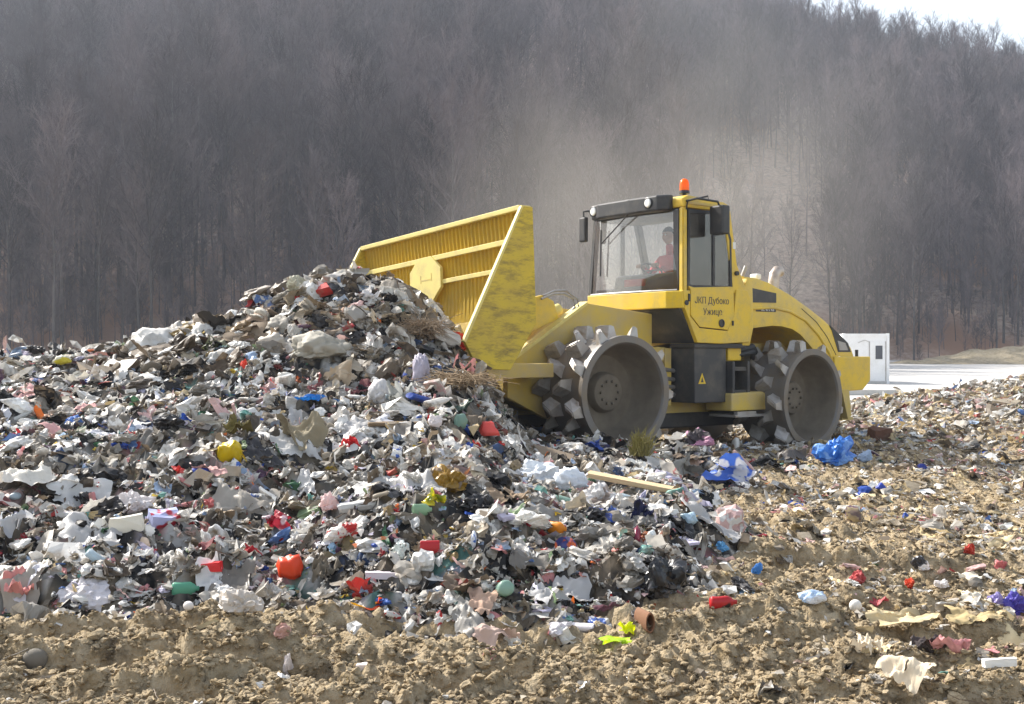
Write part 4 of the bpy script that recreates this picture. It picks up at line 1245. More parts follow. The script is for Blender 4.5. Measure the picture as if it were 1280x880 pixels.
_seed = [1000]
TAKEN = []
def shape(kind):
    _seed[0] += 1; s = _seed[0]
    if kind == 'bag': return bag_shape(s, 4, flat=.75, sag=.4) + (False,)
    if kind == 'softbag': return soft_shape(s) + (True,)
    if kind == 'sheet': return sheet_shape(s, 26, 22, .07, 4, 1.1, 1.2) + (True,)
    if kind == 'cloth':
        V, P = sheet_shape(s, 34, 30, .06, 3, 1.2, 1.0)
        r = np.random.default_rng(s); off = r.uniform(-40, 40, 3)
        Q = V*np.array([1.0, 1.7, 1.0])
        V[:, 2] += .17*(.35 - 1.6*np.abs(n3(Q, 1.0, off))) + .10*(.35 - 1.6*np.abs(n3(V, 2.4, off + 5))) + .05*n3(V, 6, off) + .03*n3(V, 12, off)
        return V, P, True
    if kind == 'board':
        r = np.random.default_rng(s)
        V, P = box_shape(s, .03); V[:, 2] *= .25/max(np.abs(V[:, 2]).max(), .1)*.5; return V, P, False
    if kind == 'box':
        V, P = box_shape(s, .26); V[:, 2] *= .6/np.abs(V[:, 2]).max(); V[:, 2] += .3; return V, P, False
    if kind == 'bottle': return bottle_shape(s, 20, .16) + (True,)
    if kind == 'tube':
        n = 20
        prof = [(-1, .30), (-1, .36), (-.9, .36), (.9, .36), (1, .36), (1, .30), (.9, .29), (-.9, .29)]
        V = np.array([(t, q*math.cos(2*PI*k/n), q*math.sin(2*PI*k/n) + .3) for t, q in prof for k in range(n)])
        m = len(prof)
        P = np.array([(i*n+k, i*n+(k+1) % n, ((i+1) % m)*n+(k+1) % n, ((i+1) % m)*n+k) for i in range(m) for k in range(n)])
        return V, P, True
    if kind == 'bowl':
        n = 24
        prof = [(.95, .0), (.93, .3), (.75, .62), (.35, .88), (.0, 1.0), (.0, .93), (.33, .82), (.70, .56), (.86, .2), (.88, 0)]
        V = np.array([(q*math.cos(2*PI*k/n), q*math.sin(2*PI*k/n), t*.8) for t, q in prof for k in range(n)])
        m = len(prof)
        P = np.array([(i*n+k, i*n+(k+1) % n, (i+1)*n+(k+1) % n, (i+1)*n+k) for i in range(m-1) for k in range(n)])
        off = np.random.default_rng(s).uniform(-40, 40, 3)
        V *= (1 + .45*n3(V, 1.3, off) + .22*(.3 - 1.5*np.abs(n3(V, 2.3, off + 9))))[:, None]
        return V, P, True
    if kind == 'ball':
        V, P = ICO[3]; return V*np.array([1, 1, .95]) + np.array([0, 0, .55]), P, True
    if kind == 'disc':
        n = 24; prof = [(-.05, 0), (-.05, 1), (.05, 1), (.08, .9), (.04, .55), (.06, .5), (.06, 0)]
        V = np.array([(q*math.cos(2*PI*k/n), q*math.sin(2*PI*k/n), t) for t, q in prof for k in range(n)]); m = len(prof)
        P = np.array([(i*n+k, i*n+(k+1) % n, (i+1)*n+(k+1) % n, (i+1)*n+k) for i in range(m-1) for k in range(n)])
        return V, P, True
    if kind == 'strip':
        V, P = strip_shape(s, 24); return V, P, True
    if kind == 'brush':
        r = np.random.default_rng(s); out = [[], [], 0]
        for i in range(260):
            p = np.array([r.normal(0, .30), r.normal(0, .3), r.uniform(.0, .25)])
            d = np.array([r.normal(.5, .45), r.normal(0, .5), r.normal(-.12, .32)]); l = r.uniform(.4, 1.1)
            q = np.linspace(-.5, .5, 4)[:, None]
            tube_np(p + d*l*q + r.normal(0, .05, (4, 3)), np.array([.010, .012, .010, .004]), 3, out)
        V = np.concatenate(out[0]); P = np.concatenate(out[1])
        V[:, 2] -= np.percentile(V[:, 2], 8)
        return V/np.percentile(np.abs(V[:, 0]), 97), P, False
    if kind == 'weed':
        r = np.random.default_rng(s); out = [[], [], 0]
        for i in range(170):
            a = r.uniform(0, 6.28); l = r.uniform(.5, 1.3); sp = r.uniform(.1, .7)
            q = np.linspace(0, 1, 5)[:, None]
            d = np.array([math.cos(a)*sp + .25, math.sin(a)*sp, 1.0])
            pts = np.array([r.normal(0, .22), r.normal(0, .22), 0]) + d*l*q + r.normal(0, .07, (5, 3))*q - np.array([0, 0, .5])*q**2*l*sp
            tube_np(pts, np.array([.022, .026, .022, .016, .006]), 3, out)
        V = np.concatenate(out[0]); P = np.concatenate(out[1])
        return V/np.percentile(np.abs(V[:, 0]), 97), P, False
    raise ValueError(kind)

def item(name, label, cat_, kind, px, py, wpx, hpx, col, rough=.45, tr=.2, col2=None, ps=9., rz=None, tilt=(0, 0), depth=.8, dirty=.45, sink=.12, lift=0., group=None):
    xx, yy_, zz = hit(px, py + hpx*.42)
    mm = yy_/F
    W = wpx*mm*.5; Hh = hpx*mm
    V, P, sm = shape(kind)
    V = V.copy()
    zr = V[:, 2].max() - V[:, 2].min()
    V[:, 2] = (V[:, 2] - V[:, 2].min())/max(zr, 1e-3)
    if kind == 'board': Hh = min(Hh, .045)
    V *= np.array([W, W*depth if kind not in ('bottle', 'tube', 'strip', 'stick') else W, Hh*.92])
    me = mesh_np(name, V, P, mats=[item_mat(lin(*col), rough, tr, lin(*col2) if col2 else None, ps, dirty=dirty)], smooth=sm)
    o = bpy.data.objects.new(name, me)
    o.location = (xx, yy_ + W*depth*.35, zz - sink*Hh + lift)
    o.rotation_euler = (R(tilt[0]), R(tilt[1]), R(rz) if rz is not None else random.uniform(-.5, .5))
    TAKEN.append((xx, yy_ + W*depth*.35, W, max(W*depth, .05), wpx))
    tag(link(o), label, cat_, group)
    return o

I = item
I('plastic_bag', 'large bright blue plastic bag slumped beside the rear steel drum', 'bag', 'bag', 1046, 562, 74, 42, (60, 125, 205), .35, .3, (125, 170, 225), 4., rz=10, dirty=.15)
I('plastic_bag', 'pale blue clear bag lying just right of the large blue bag', 'bag', 'softbag', 1082, 570, 22, 18, (165, 185, 210), .35, .3)
I('carton_box', 'dark brown battered box on the mud right of the large blue bag', 'box', 'box', 1101, 541, 28, 20, (95, 62, 45), .8, 0, rz=25)
I('woven_sack', 'blue and white woven sack spread in front of the machine steps', 'sack', 'sheet', 915, 585, 74, 52, (70, 110, 200), .5, .25, (215, 215, 220), 3., rz=-15, tilt=(18, 0), dirty=.2)
I('plastic_sheet', 'grey crumpled sheeting heaped left of the blue and white sack', 'sheeting', 'cloth', 850, 582, 80, 42, (150, 146, 138), .6, .15, rz=20)
I('plastic_bag', 'ochre yellow crumpled bag in the middle of the heap', 'bag', 'bag', 558, 600, 60, 40, (150, 115, 35), .35, .25, dirty=.3)
I('food_wrapper', 'shiny yellow green wrapper just below the ochre bag', 'wrapper', 'sheet', 537, 622, 36, 32, (200, 185, 20), .3, .3, (140, 150, 30), 8., rz=40, tilt=(35, 0), dirty=.2)
I('plastic_bottle', 'pale green crushed bottle under the yellow green wrapper', 'bottle', 'bottle', 528, 640, 28, 18, (150, 180, 150), .25, .4, rz=30)
I('plastic_basin', 'bright yellow broken basin lying open on the left heap', 'basin', 'bowl', 283, 560, 34, 36, (215, 185, 15), .35, .2, tilt=(62, 15), dirty=.15, lift=.05)
I('plastic_shard', 'smaller bright yellow shard beside the yellow basin', 'shard', 'sheet', 303, 571, 26, 24, (210, 178, 15), .35, .2, tilt=(40, -10), dirty=.15)
I('tarpaulin_strip', 'bright blue strip of tarpaulin on the upper heap', 'tarpaulin', 'cloth', 380, 499, 56, 11, (25, 110, 190), .4, .2, rz=5, depth=.3, dirty=.15)
I('tarpaulin_strip', 'darker blue scrap of tarpaulin right of the bright blue strip', 'tarpaulin', 'cloth', 425, 503, 34, 9, (45, 95, 150), .5, .2, rz=-5, depth=.3)
I('carpet', 'large olive grey carpet draped stiffly over the upper heap', 'carpet', 'cloth', 372, 535, 88, 62, (140, 130, 108), .9, 0, rz=-10, tilt=(25, 0), dirty=.3)
I('carpet', 'small olive piece of carpet left of the large grey carpet', 'carpet', 'cloth', 293, 531, 44, 36, (105, 95, 50), .9, 0, rz=15, tilt=(30, 0))
I('plastic_bag', 'big torn black bag at the right toe of the heap', 'bag', 'bag', 832, 728, 76, 62, (30, 30, 32), .25, .05, (75, 75, 78), 6., dirty=.15)
I('plastic_bag', 'glossy black bag half buried low in the middle of the heap', 'bag', 'bag', 600, 632, 52, 30, (28, 26, 28), .3, .05, dirty=.2)
I('plastic_bag', 'red orange bag standing out on the upper left heap', 'bag', 'bag', 306, 455, 18, 18, (225, 75, 50), .4, .3, dirty=.15)
I('plastic_bag', 'deep red scrap of bag near the grey sacks on the pile', 'bag', 'sheet', 343, 478, 18, 16, (205, 35, 35), .5, .2, tilt=(35, 0), dirty=.1)
I('rag', 'bright red rag with dark slit left of the pale mound', 'rag', 'cloth', 440, 550, 30, 24, (205, 30, 35), .7, .1, tilt=(35, 0), dirty=.1)
I('plastic_bowl', 'coral red upturned bowl below the raised blade', 'bowl', 'bowl', 608, 536, 29, 20, (230, 85, 75), .4, .2, dirty=.1)
I('plastic_bag', 'big white rumpled bag below the front drum', 'bag', 'bag', 672, 592, 82, 42, (222, 226, 230), .5, .25, dirty=.15, rz=10)
I('plastic_bag', 'second white rumpled bag touching the plank by the front drum', 'bag', 'softbag', 712, 600, 50, 34, (225, 230, 236), .5, .25, dirty=.12)
I('plastic_bag', 'whitish bag with brown smears under the long plank', 'bag', 'bag', 747, 618, 66, 36, (205, 202, 200), .5, .25, (150, 135, 125), 5.)
I('plastic_bag', 'small pinkish white knotted bag in the left middle', 'bag', 'bag', 411, 625, 31, 31, (228, 205, 202), .45, .35, dirty=.1)
I('garment', 'dark navy garment hanging right of the smeared white bag', 'garment', 'cloth', 800, 635, 42, 42, (28, 32, 66), .85, .05, (20, 20, 24), 3., tilt=(35, 0), dirty=.1)
I('plastic_bottle', 'maroon bottle upright right of the navy garment', 'bottle', 'bottle', 797, 667, 30, 26, (125, 30, 60), .35, .2, rz=80, tilt=(0, -40), dirty=.1)
I('plastic_jug', 'white plastic jug beside the maroon bottle', 'jug', 'bottle', 816, 676, 30, 30, (225, 230, 230), .35, .3, rz=70, dirty=.1)
I('plastic_bottle', 'orange bottle lying in the right middle of the heap', 'bottle', 'bottle', 697, 665, 26, 18, (225, 140, 35), .4, .2, rz=-35, dirty=.1)
I('paint_lid', 'round blue lid with an orange centre in the heap', 'lid', 'disc', 711, 686, 28, 22, (50, 55, 110), .5, 0, (215, 100, 50), 7., tilt=(55, 0))
I('plastic_bottle', 'small white bottle with a blue band standing in the heap', 'bottle', 'bottle', 593, 671, 18, 22, (225, 230, 238), .35, .2, (60, 110, 190), 12., rz=85, tilt=(0, -30), dirty=.05)
I('plastic_bag', 'clear white bag with black print in the lower heap', 'bag', 'bag', 498, 693, 36, 34, (220, 226, 222), .35, .4, (60, 60, 60), 14., dirty=.1)
I('tin_can', 'dark red can lying right of the clear white bag', 'can', 'tube', 537, 691, 24, 22, (165, 25, 30), .4, 0, dirty=.15)
I('foam_slab', 'white foam slab lying flat in the lower heap', 'foam', 'board', 480, 723, 50, 10, (215, 205, 210), .8, .05, rz=-4, depth=.4, dirty=.1)
I('food_wrapper', 'yellow and orange wrapper at the lower edge of the heap', 'wrapper', 'sheet', 460, 761, 46, 16, (230, 170, 30), .35, .25, (225, 80, 30), 8., dirty=.1)
I('plastic_sheet', 'neon yellow torn sheet at the foot of the heap', 'sheeting', 'sheet', 783, 787, 26, 26, (225, 235, 20), .4, .4, tilt=(50, 0), dirty=.05)
I('plastic_sheet', 'lime green flat scrap under the neon yellow sheet', 'sheeting', 'sheet', 770, 804, 44, 14, (175, 210, 40), .4, .4, (225, 235, 40), 7., dirty=.1)
I('clay_pot', 'brown clay pot lying on its side by the neon sheet', 'pot', 'tube', 806, 782, 34, 28, (120, 85, 62), .9, 0, rz=110)
I('plastic_tube', 'white plastic tube lying at the foot of the heap', 'tube', 'tube', 722, 786, 44, 12, (222, 215, 215), .4, .15, rz=-14, dirty=.1)
I('rag', 'dusty rose bundle of cloth at the foot of the heap', 'cloth', 'cloth', 622, 794, 72, 30, (190, 165, 152), .9, .1, rz=5)
I('rag', 'dark plum rag next to the white plastic tube', 'rag', 'cloth', 763, 775, 44, 14, (85, 50, 60), .9, 0, rz=10)
I('plastic_sheet', 'large cream sheet folded over at the left edge', 'sheeting', 'cloth', 22, 598, 96, 38, (222, 216, 204), .6, .2, rz=-8, dirty=.15)
I('garment', 'maroon and black garment under the cream sheet', 'garment', 'cloth', 62, 612, 60, 22, (70, 25, 32), .9, 0, (30, 26, 26), 3., dirty=.1)
I('plastic_sheet', 'clear grey plastic sheet hanging at the left edge', 'sheeting', 'sheet', 12, 646, 62, 52, (190, 192, 196), .3, .35, tilt=(30, 0), dirty=.15)
I('blanket', 'pink blanket crumpled at the lower left edge', 'blanket', 'cloth', 22, 732, 84, 54, (205, 140, 135), .9, .1, tilt=(20, 0), dirty=.15)
I('plastic_bag', 'white bag with a purple corner on the left heap', 'bag', 'bag', 162, 627, 54, 34, (222, 216, 214), .45, .3, dirty=.15)
I('foam_block', 'off white foam block on the left heap', 'foam', 'box', 157, 660, 44, 26, (225, 220, 205), .8, .1, rz=15, dirty=.1)
I('plastic_bottle', 'cream bottle lying below the foam block', 'bottle', 'bottle', 179, 680, 30, 20, (215, 190, 165), .5, .15, rz=-50, dirty=.1)
I('carton_box', 'pale blue and red carton lying on the left heap', 'carton', 'box', 201, 650, 42, 24, (165, 170, 205), .6, 0, (165, 40, 55), 5., rz=35, tilt=(20, 0), dirty=.1)
I('plastic_bag', 'crimson bag with a white fold left of the pink white bag', 'bag', 'sheet', 352, 655, 42, 32, (170, 30, 50), .4, .25, (225, 200, 205), 5., tilt=(30, 0), dirty=.1)
I('rag', 'dark red rag in the lower left of the heap', 'rag', 'cloth', 315, 689, 30, 18, (160, 25, 35), .8, .05, tilt=(20, 0), dirty=.1)
I('plastic_tub', 'red orange tub facing up in the lower left heap', 'tub', 'bowl', 362, 705, 38, 26, (230, 75, 35), .4, .25, tilt=(25, 0), dirty=.1)
I('garment', 'grey brown garment right of the red orange tub', 'garment', 'cloth', 402, 708, 46, 48, (120, 112, 100), .9, 0, tilt=(35, 0))
I('plastic_bottle', 'mint green bottle low on the left side of the heap', 'bottle', 'bottle', 231, 736, 34, 20, (95, 165, 135), .4, .25, rz=15, dirty=.1)
I('plastic_canister', 'red canister lying right of the mint bottle', 'canister', 'box', 262, 726, 30, 14, (215, 45, 50), .4, .1, rz=5, dirty=.1)
I('plastic_bag', 'large off white bag crumpled at the lower left edge of the heap', 'bag', 'bag', 300, 752, 70, 36, (196, 188, 178), .5, .25, dirty=.2, rz=-15)
I('plastic_bag', 'salmon bag beside a grey pebble like bag on the left', 'bag', 'bag', 260, 632, 26, 18, (220, 125, 120), .5, .25, dirty=.1)
I('plastic_bag', 'purple bag at the right edge of the muddy ground', 'bag', 'bag', 1268, 756, 36, 34, (80, 70, 165), .4, .25, dirty=.1)
I('plastic_bag', 'lilac crumpled bag next to the purple bag', 'bag', 'bag', 1248, 752, 24, 18, (150, 140, 190), .45, .25, dirty=.15)
I('plastic_strip', 'white twisted strip on the mud at lower right', 'plastic strip', 'board', 1250, 828, 48, 12, (235, 234, 230), .6, .1, rz=12, depth=.25, dirty=.05)
I('rag', 'faded pink rag on the straw coloured debris at lower right', 'rag', 'cloth', 1188, 822, 58, 34, (195, 140, 138), .9, .1, dirty=.15)
I('rag', 'dark grey rag behind the faded pink rag', 'rag', 'cloth', 1162, 806, 44, 26, (75, 66, 64), .9, 0)
I('fleece', 'pale cream fleece lying at the bottom right', 'fleece', 'cloth', 1140, 852, 76, 44, (222, 205, 178), .95, .1, rz=25, dirty=.2)
I('fleece', 'cream scrap of fleece left of the pale fleece', 'fleece', 'cloth', 1086, 824, 40, 34, (220, 205, 180), .95, .1, rz=-30, dirty=.2)
I('sacking', 'straw coloured sacking spread on the mud at right', 'sacking', 'cloth', 1140, 786, 100, 24, (198, 180, 142), .95, .1, dirty=.6)
I('sacking', 'tan sacking spread below the purple bag', 'sacking', 'cloth', 1225, 785, 90, 20, (180, 160, 118), .95, .1, rz=8, dirty=.6)
I('plastic_bag', 'dusty red bag on the mud right of centre', 'bag', 'bag', 1073, 722, 30, 20, (185, 80, 80), .5, .2, dirty=.2)
I('plastic_sheet', 'red flattened sheet below the dusty red bag', 'sheeting', 'cloth', 1098, 755, 34, 14, (180, 75, 80), .6, .1, dirty=.2)
I('plastic_ball', 'white ball shaped lump beside the red flattened sheet', 'ball', 'ball', 1070, 757, 16, 17, (226, 222, 214), .6, .1, dirty=.1)
I('plastic_bag', 'pale blue and white bag on the mud in front of the heap end', 'bag', 'softbag', 1018, 758, 40, 20, (190, 210, 232), .4, .3, (235, 235, 235), 6., dirty=.1)
I('plastic_bag', 'small red bag far right on the mud', 'bag', 'bag', 1212, 687, 18, 18, (190, 65, 50), .5, .2, dirty=.15)
I('plastic_bag', 'orange red scrap on the mud above the sacking', 'bag', 'bag', 1138, 732, 15, 15, (215, 75, 40), .5, .2, dirty=.1)
I('plastic_bag', 'black and white torn bag on the mud at right', 'bag', 'bag', 1152, 703, 28, 20, (55, 52, 54), .4, .1, (225, 222, 220), 9., dirty=.1)
I('plastic_bag', 'white bag on the mud right of the orange red scrap', 'bag', 'bag', 1178, 731, 20, 14, (232, 226, 222), .5, .2, dirty=.1)
I('plastic_bag', 'rose pink bag at the right edge of the mud', 'bag', 'bag', 1253, 708, 26, 15, (200, 115, 115), .5, .2, dirty=.15)
I('bottle_lid', 'small royal blue lid on the mud right of the machine', 'lid', 'bowl', 1102, 608, 15, 9, (45, 65, 160), .4, .1, dirty=.05)
I('bottle_lid', 'navy cap on the mud further right than the royal blue one', 'lid', 'bowl', 1153, 584, 14, 9, (40, 55, 140), .4, .1, dirty=.05)
I('plastic_bag', 'small sky blue bag at the right end of the heap', 'bag', 'bag', 902, 683, 20, 16, (110, 175, 220), .4, .3, dirty=.1)
I('plastic_bag', 'bright blue scrap of bag near the black torn bag', 'bag', 'bag', 946, 716, 17, 17, (70, 135, 200), .4, .3, dirty=.1)
I('plastic_bag', 'pale turquoise bag above the right end of the heap', 'bag', 'softbag', 862, 652, 28, 18, (185, 208, 222), .4, .3, dirty=.1)
I('plastic_canister', 'black and red canister at the right foot of the heap', 'canister', 'bottle', 905, 764, 36, 18, (170, 25, 30), .4, .05, (28, 26, 28), 6., rz=10, dirty=.1)
I('ball', 'muddy grey football half buried in the foreground earth', 'ball', 'ball', 42, 820, 32, 32, (108, 102, 92), .85, 0, dirty=.5, sink=.35)
I('rag', 'white twisted rag on the foreground earth', 'rag', 'bag', 360, 829, 24, 34, (215, 205, 200), .8, .1, dirty=.2)
I('rag', 'pinkish rag just above the white twisted rag', 'rag', 'bag', 352, 800, 24, 22, (190, 150, 138), .85, .1, dirty=.3)
I('stone', 'pale pebble like lump on the foreground earth', 'lump', 'ball', 235, 771, 14, 13, (212, 206, 200), .8, .05, dirty=.1)
I('stone', 'small white lump low in the foreground earth', 'lump', 'box', 452, 836, 16, 13, (224, 212, 205), .8, .05, dirty=.1)
I('plank', 'dark weathered board with a raised edge on the upper heap', 'board', 'board', 498, 527, 80, 20, (110, 92, 70), .9, 0, rz=8, depth=.45)
I('plastic_bag', 'round white bag right of the dark board', 'bag', 'softbag', 545, 526, 20, 18, (222, 214, 212), .5, .25, dirty=.1)
I('plastic_canister', 'green grey canister right of the round white bag', 'canister', 'bottle', 577, 526, 26, 22, (110, 140, 125), .5, .1, rz=60)
I('plastic_bag', 'plump white bag on the pile left of the mauve sack', 'bag', 'softbag', 474, 488, 34, 36, (205, 203, 202), .5, .3, dirty=.2)
I('plastic_sheet', 'pale grey torn sheet beside the plump white bag', 'sheeting', 'sheet', 500, 485, 44, 44, (170, 172, 168), .45, .3, tilt=(45, 0), dirty=.3)
I('sack', 'pale mauve stuffed sack lying up the pile below the blade', 'sack', 'softbag', 527, 462, 28, 46, (172, 166, 180), .6, .15, dirty=.2)
I('cardboard_sheet', 'beige cardboard sheet standing on the pile', 'cardboard', 'sheet', 424, 461, 46, 36, (188, 172, 150), .9, .0, tilt=(50, 0), dirty=.2)
I('plastic_bag', 'torn red bag caught against the edge of the blade', 'bag', 'bag', 575, 426, 36, 28, (205, 70, 55), .45, .3, dirty=.25)
I('brushwood', 'tangle of dry brushwood at the foot of the raised blade', 'brushwood', 'brush', 578, 478, 96, 46, (138, 118, 92), .95, 0, rz=-25, dirty=.2, sink=.0)
I('brushwood', 'bundle of dry twigs on the pile in front of the yellow emblem', 'brushwood', 'brush', 530, 410, 70, 50, (140, 122, 100), .95, 0, rz=30, dirty=.2, sink=.0)
I('plank', 'grey weathered plank leaning left of the front drum', 'plank', 'board', 688, 556, 66, 44, (128, 114, 98), .9, 0, rz=-35, tilt=(40, 10), depth=.5, dirty=.2)
I('plank', 'long pale split plank lying before the front drum', 'plank', 'board', 795, 602, 130, 24, (196, 172, 135), .9, 0, rz=-22, tilt=(10, 8), depth=.16, dirty=.25)
I('dry_weed', 'clump of dry yellow green weeds against the front drum', 'weed', 'weed', 798, 554, 36, 44, (128, 120, 66), .95, .1, rz=0, dirty=.2, sink=.0)
I('foam_sheet', 'white curved foam sheet under the yellow push arm', 'foam', 'sheet', 655, 492, 52, 14, (215, 205, 192), .7, .1, rz=-10, dirty=.15)
I('rubbish_bundle', 'red and grey bundle caught on the push arm', 'bundle', 'bag', 657, 470, 26, 22, (165, 70, 62), .6, .1, (190, 180, 172), 9., dirty=.2, lift=.15)
I('tarpaulin', 'dark green tarpaulin under the brushwood', 'tarpaulin', 'cloth', 570, 506, 56, 26, (48, 66, 56), .8, 0, dirty=.1)
I('sack', 'large grey woven sack slumped across the upper pile', 'sack', 'softbag', 398, 438, 80, 40, (168, 162, 148), .7, .1, rz=12, dirty=.3)
I('sack', 'off white sack left of the large grey woven sack', 'sack', 'softbag', 340, 428, 56, 32, (190, 182, 170), .7, .1, dirty=.25)
I('cardboard_sheet', 'grey brown cardboard leaning near the top of the pile', 'cardboard', 'sheet', 385, 382, 48, 36, (150, 140, 124), .9, 0, tilt=(45, 0), dirty=.3)
I('cardboard_sheet', 'flat brown cardboard left of the leaning one near the top', 'cardboard', 'sheet', 330, 393, 66, 24, (150, 132, 116), .9, 0, tilt=(20, 0), dirty=.2)
I('plastic_bag', 'pale grey green bag crowning the top of the pile', 'bag', 'bag', 372, 355, 42, 28, (176, 172, 152), .6, .15, dirty=.3)
I('plastic_bag', 'dark grey rounded bag just left of the blade', 'bag', 'softbag', 414, 361, 34, 18, (92, 94, 98), .5, .1, dirty=.2)
I('plastic_sheet', 'white folded sheet at the top of the pile beside the blade', 'sheeting', 'sheet', 458, 366, 34, 26, (222, 220, 220), .5, .25, tilt=(45, 0), dirty=.1)
I('plastic_bag', 'white bag on the top of the pile under the yellow emblem', 'bag', 'bag', 518, 366, 24, 20, (225, 220, 214), .5, .25, dirty=.1)
I('wooden_crate', 'brown splintered board sticking out of the top left of the pile', 'board', 'board', 318, 360, 30, 18, (135, 105, 62), .9, 0, rz=20, tilt=(35, 15))
I('rag', 'dark shaggy rug on the left shoulder of the pile', 'rug', 'cloth', 276, 398, 66, 30, (62, 58, 54), .95, 0, rz=20, dirty=.4)
I('plastic_pot', 'dark plastic pot with a round rim on the left heap', 'pot', 'bowl', 285, 498, 30, 16, (45, 42, 42), .5, 0, tilt=(40, 0), dirty=.1)
I('plastic_bag', 'black torn bags clumped in the left part of the heap', 'bag', 'bag', 210, 530, 48, 24, (34, 32, 34), .35, .05, dirty=.2)
I('cardboard_sheet', 'standing grey cardboard corner on the left skyline of the heap', 'cardboard', 'sheet', 21, 449, 22, 24, (168, 158, 142), .9, 0, tilt=(55, 0), dirty=.15)
I('plastic_bag', 'white and yellow bag on the left skyline of the heap', 'bag', 'softbag', 76, 452, 26, 14, (228, 224, 205), .45, .3, (215, 200, 60), 4., dirty=.1)
I('plastic_sheet', 'white sheet spread below the left skyline of the heap', 'sheeting', 'sheet', 88, 472, 52, 20, (212, 206, 192), .5, .25, dirty=.1)
I('plastic_bag', 'blue bag on the left heap above the cream sheet', 'bag', 'bag', 90, 526, 26, 18, (90, 135, 205), .4, .3, dirty=.1)
I('plastic_bag', 'red scrap of bag at the left above the cream sheet', 'bag', 'sheet', 18, 543, 26, 16, (185, 45, 50), .45, .25, tilt=(30, 0), dirty=.1)
I('plastic_bottle', 'royal blue bottle below the yellow basin', 'bottle', 'bottle', 252, 592, 28, 14, (50, 80, 175), .4, .2, rz=5, dirty=.05)

# --- pieces
def free(x, y, s):
    """keep small waste from burying the larger pieces"""
    k = np.ones(len(x), bool)
    for (tx, ty, rx, ry, wp) in TAKEN:
        if wp < 13: continue
        dx = (x - tx)/(rx*.78 + .25*s); dy = (y - ty + .30*ry)/(ry*.90 + .35*s)
        k &= (dx*dx + dy*dy) > 1
    return k
def sample_heap(n, yr=(5.75, 20), xl=1.05, power=1.35):
    xs_, ys_2 = [], []
    got = 0
    while got < n:
        m = n*2
        y = yr[0] + (yr[1]-yr[0])*RNG.random(m)**power
        x = RNG.uniform(-1, 1, m)*(y*.5 + 1.2)
        h = heap(x, y)
        k = (h > .03) & (x < 3.0) & (RNG.random(m) < (.25 + sstep(.03, .20, h)))
        xs_.append(x[k]); ys_2.append(y[k]); got += k.sum()
    return np.concatenate(xs_)[:n], np.concatenate(ys_2)[:n]

def pieces(n, kinds, probs, smin, smax, spow, x, y, zf, lift=.25, tilt=.55, printed=.3, pw=PW, flat=1.0, avoid=True):
    kk = RNG.choice(len(kinds), n, p=np.array(probs)/sum(probs))
    tid = np.zeros(n, int)
    for j, k in enumerate(kinds):
        ids = np.nonzero(KIND == k)[0]; m = kk == j
        tid[m] = RNG.choice(ids, m.sum())
    s = smin*(smax/smin)**(RNG.random(n)**spow)
    s = s*(.66 + .34*sstep(6.5, 12, y))*(1 + .9*sstep(13, 26, y)*(x > 1.5))
    fk = free(x, y, s) if avoid else np.ones(len(x), bool)
    x, y, s, tid = x[fk], y[fk], s[fk], tid[fk]; n = len(x)
    z = zf(x, y) + s*RNG.uniform(-.15, lift, n)
    isz = np.isin(KIND[tid], ['stick', 'strip'])
    s = np.where(isz, s*1.5, s)
    scl = np.stack([s*RNG.uniform(.8, 1.3, n), s*RNG.uniform(.7, 1.1, n), s*RNG.uniform(.6, 1.1, n)*flat], -1)
    rot = rand_rot(n, tilt)
    hx_, hy_ = heap_normal(x, y)
    nrm = np.stack([-hx_, -hy_, np.ones(n)], -1); nrm /= np.linalg.norm(nrm, axis=1)[:, None]
    t1 = np.stack([np.ones(n), np.zeros(n), hx_], -1); t1 /= np.linalg.norm(t1, axis=1)[:, None]
    t2 = np.cross(nrm, t1)
    B = np.stack([t1, t2, nrm], -1)
    rot = B @ rot
    c, c2 = pick_cols(n, pw, printed)
    dark = np.isin(KIND[tid], ['stick'])
    c[dark] = np.array(lin(92, 76, 58))*RNG.uniform(.5, 1.6, dark.sum())[:, None]; c2[dark] = c[dark]
    return tid, np.stack([x, y, z], -1), rot, scl, c, c2

parts_ = []
n1 = 23000
x, y = sample_heap(n1)
parts_.append(pieces(n1, ['sheet', 'wad', 'baglo', 'bottle', 'box', 'strip', 'stick'], [.36, .22, .10, .05, .05, .16, .06], .024, .12, 1.5, x, y, lambda a, b: core_f(a, b), .5, .7))
n2 = 5200
pw_b = PW.copy(); pw_b[0:3] *= 1.9; pw_b[9:] *= .55; pw_b /= pw_b.sum()
x, y = sample_heap(n2, power=1.1)
parts_.append(pieces(n2, ['sheet', 'wad', 'bag', 'box', 'bottle', 'strip'], [.34, .30, .27, .005, .025, .06], .065, .215, 1.7, x, y, lambda a, b: core_f(a, b), .4, .5, .25, pw_b))
n4 = 12000
x, y = sample_heap(n4, power=1.5)
parts_.append(pieces(n4, ['sheet', 'wad', 'strip', 'stick'], [.42, .34, .16, .08], .016, .055, 1.3, x, y, lambda a, b: core_f(a, b), .25, .8, avoid=False))
xt = RNG.uniform(-5, 1.9, 5000); yt = 5.6 + 2.2*RNG.random(5000); kt = (heap(xt, yt) > .0) & (heap(xt, yt) < .34) & (np.abs(xt/yt) < .5)
xt, yt = xt[kt], yt[kt]
parts_.append(pieces(len(xt), ['sheet', 'wad', 'strip', 'baglo'], [.42, .32, .16, .10], .02, .09, 1.4, xt, yt, lambda a, b: core_f(a, b), .35, .6))
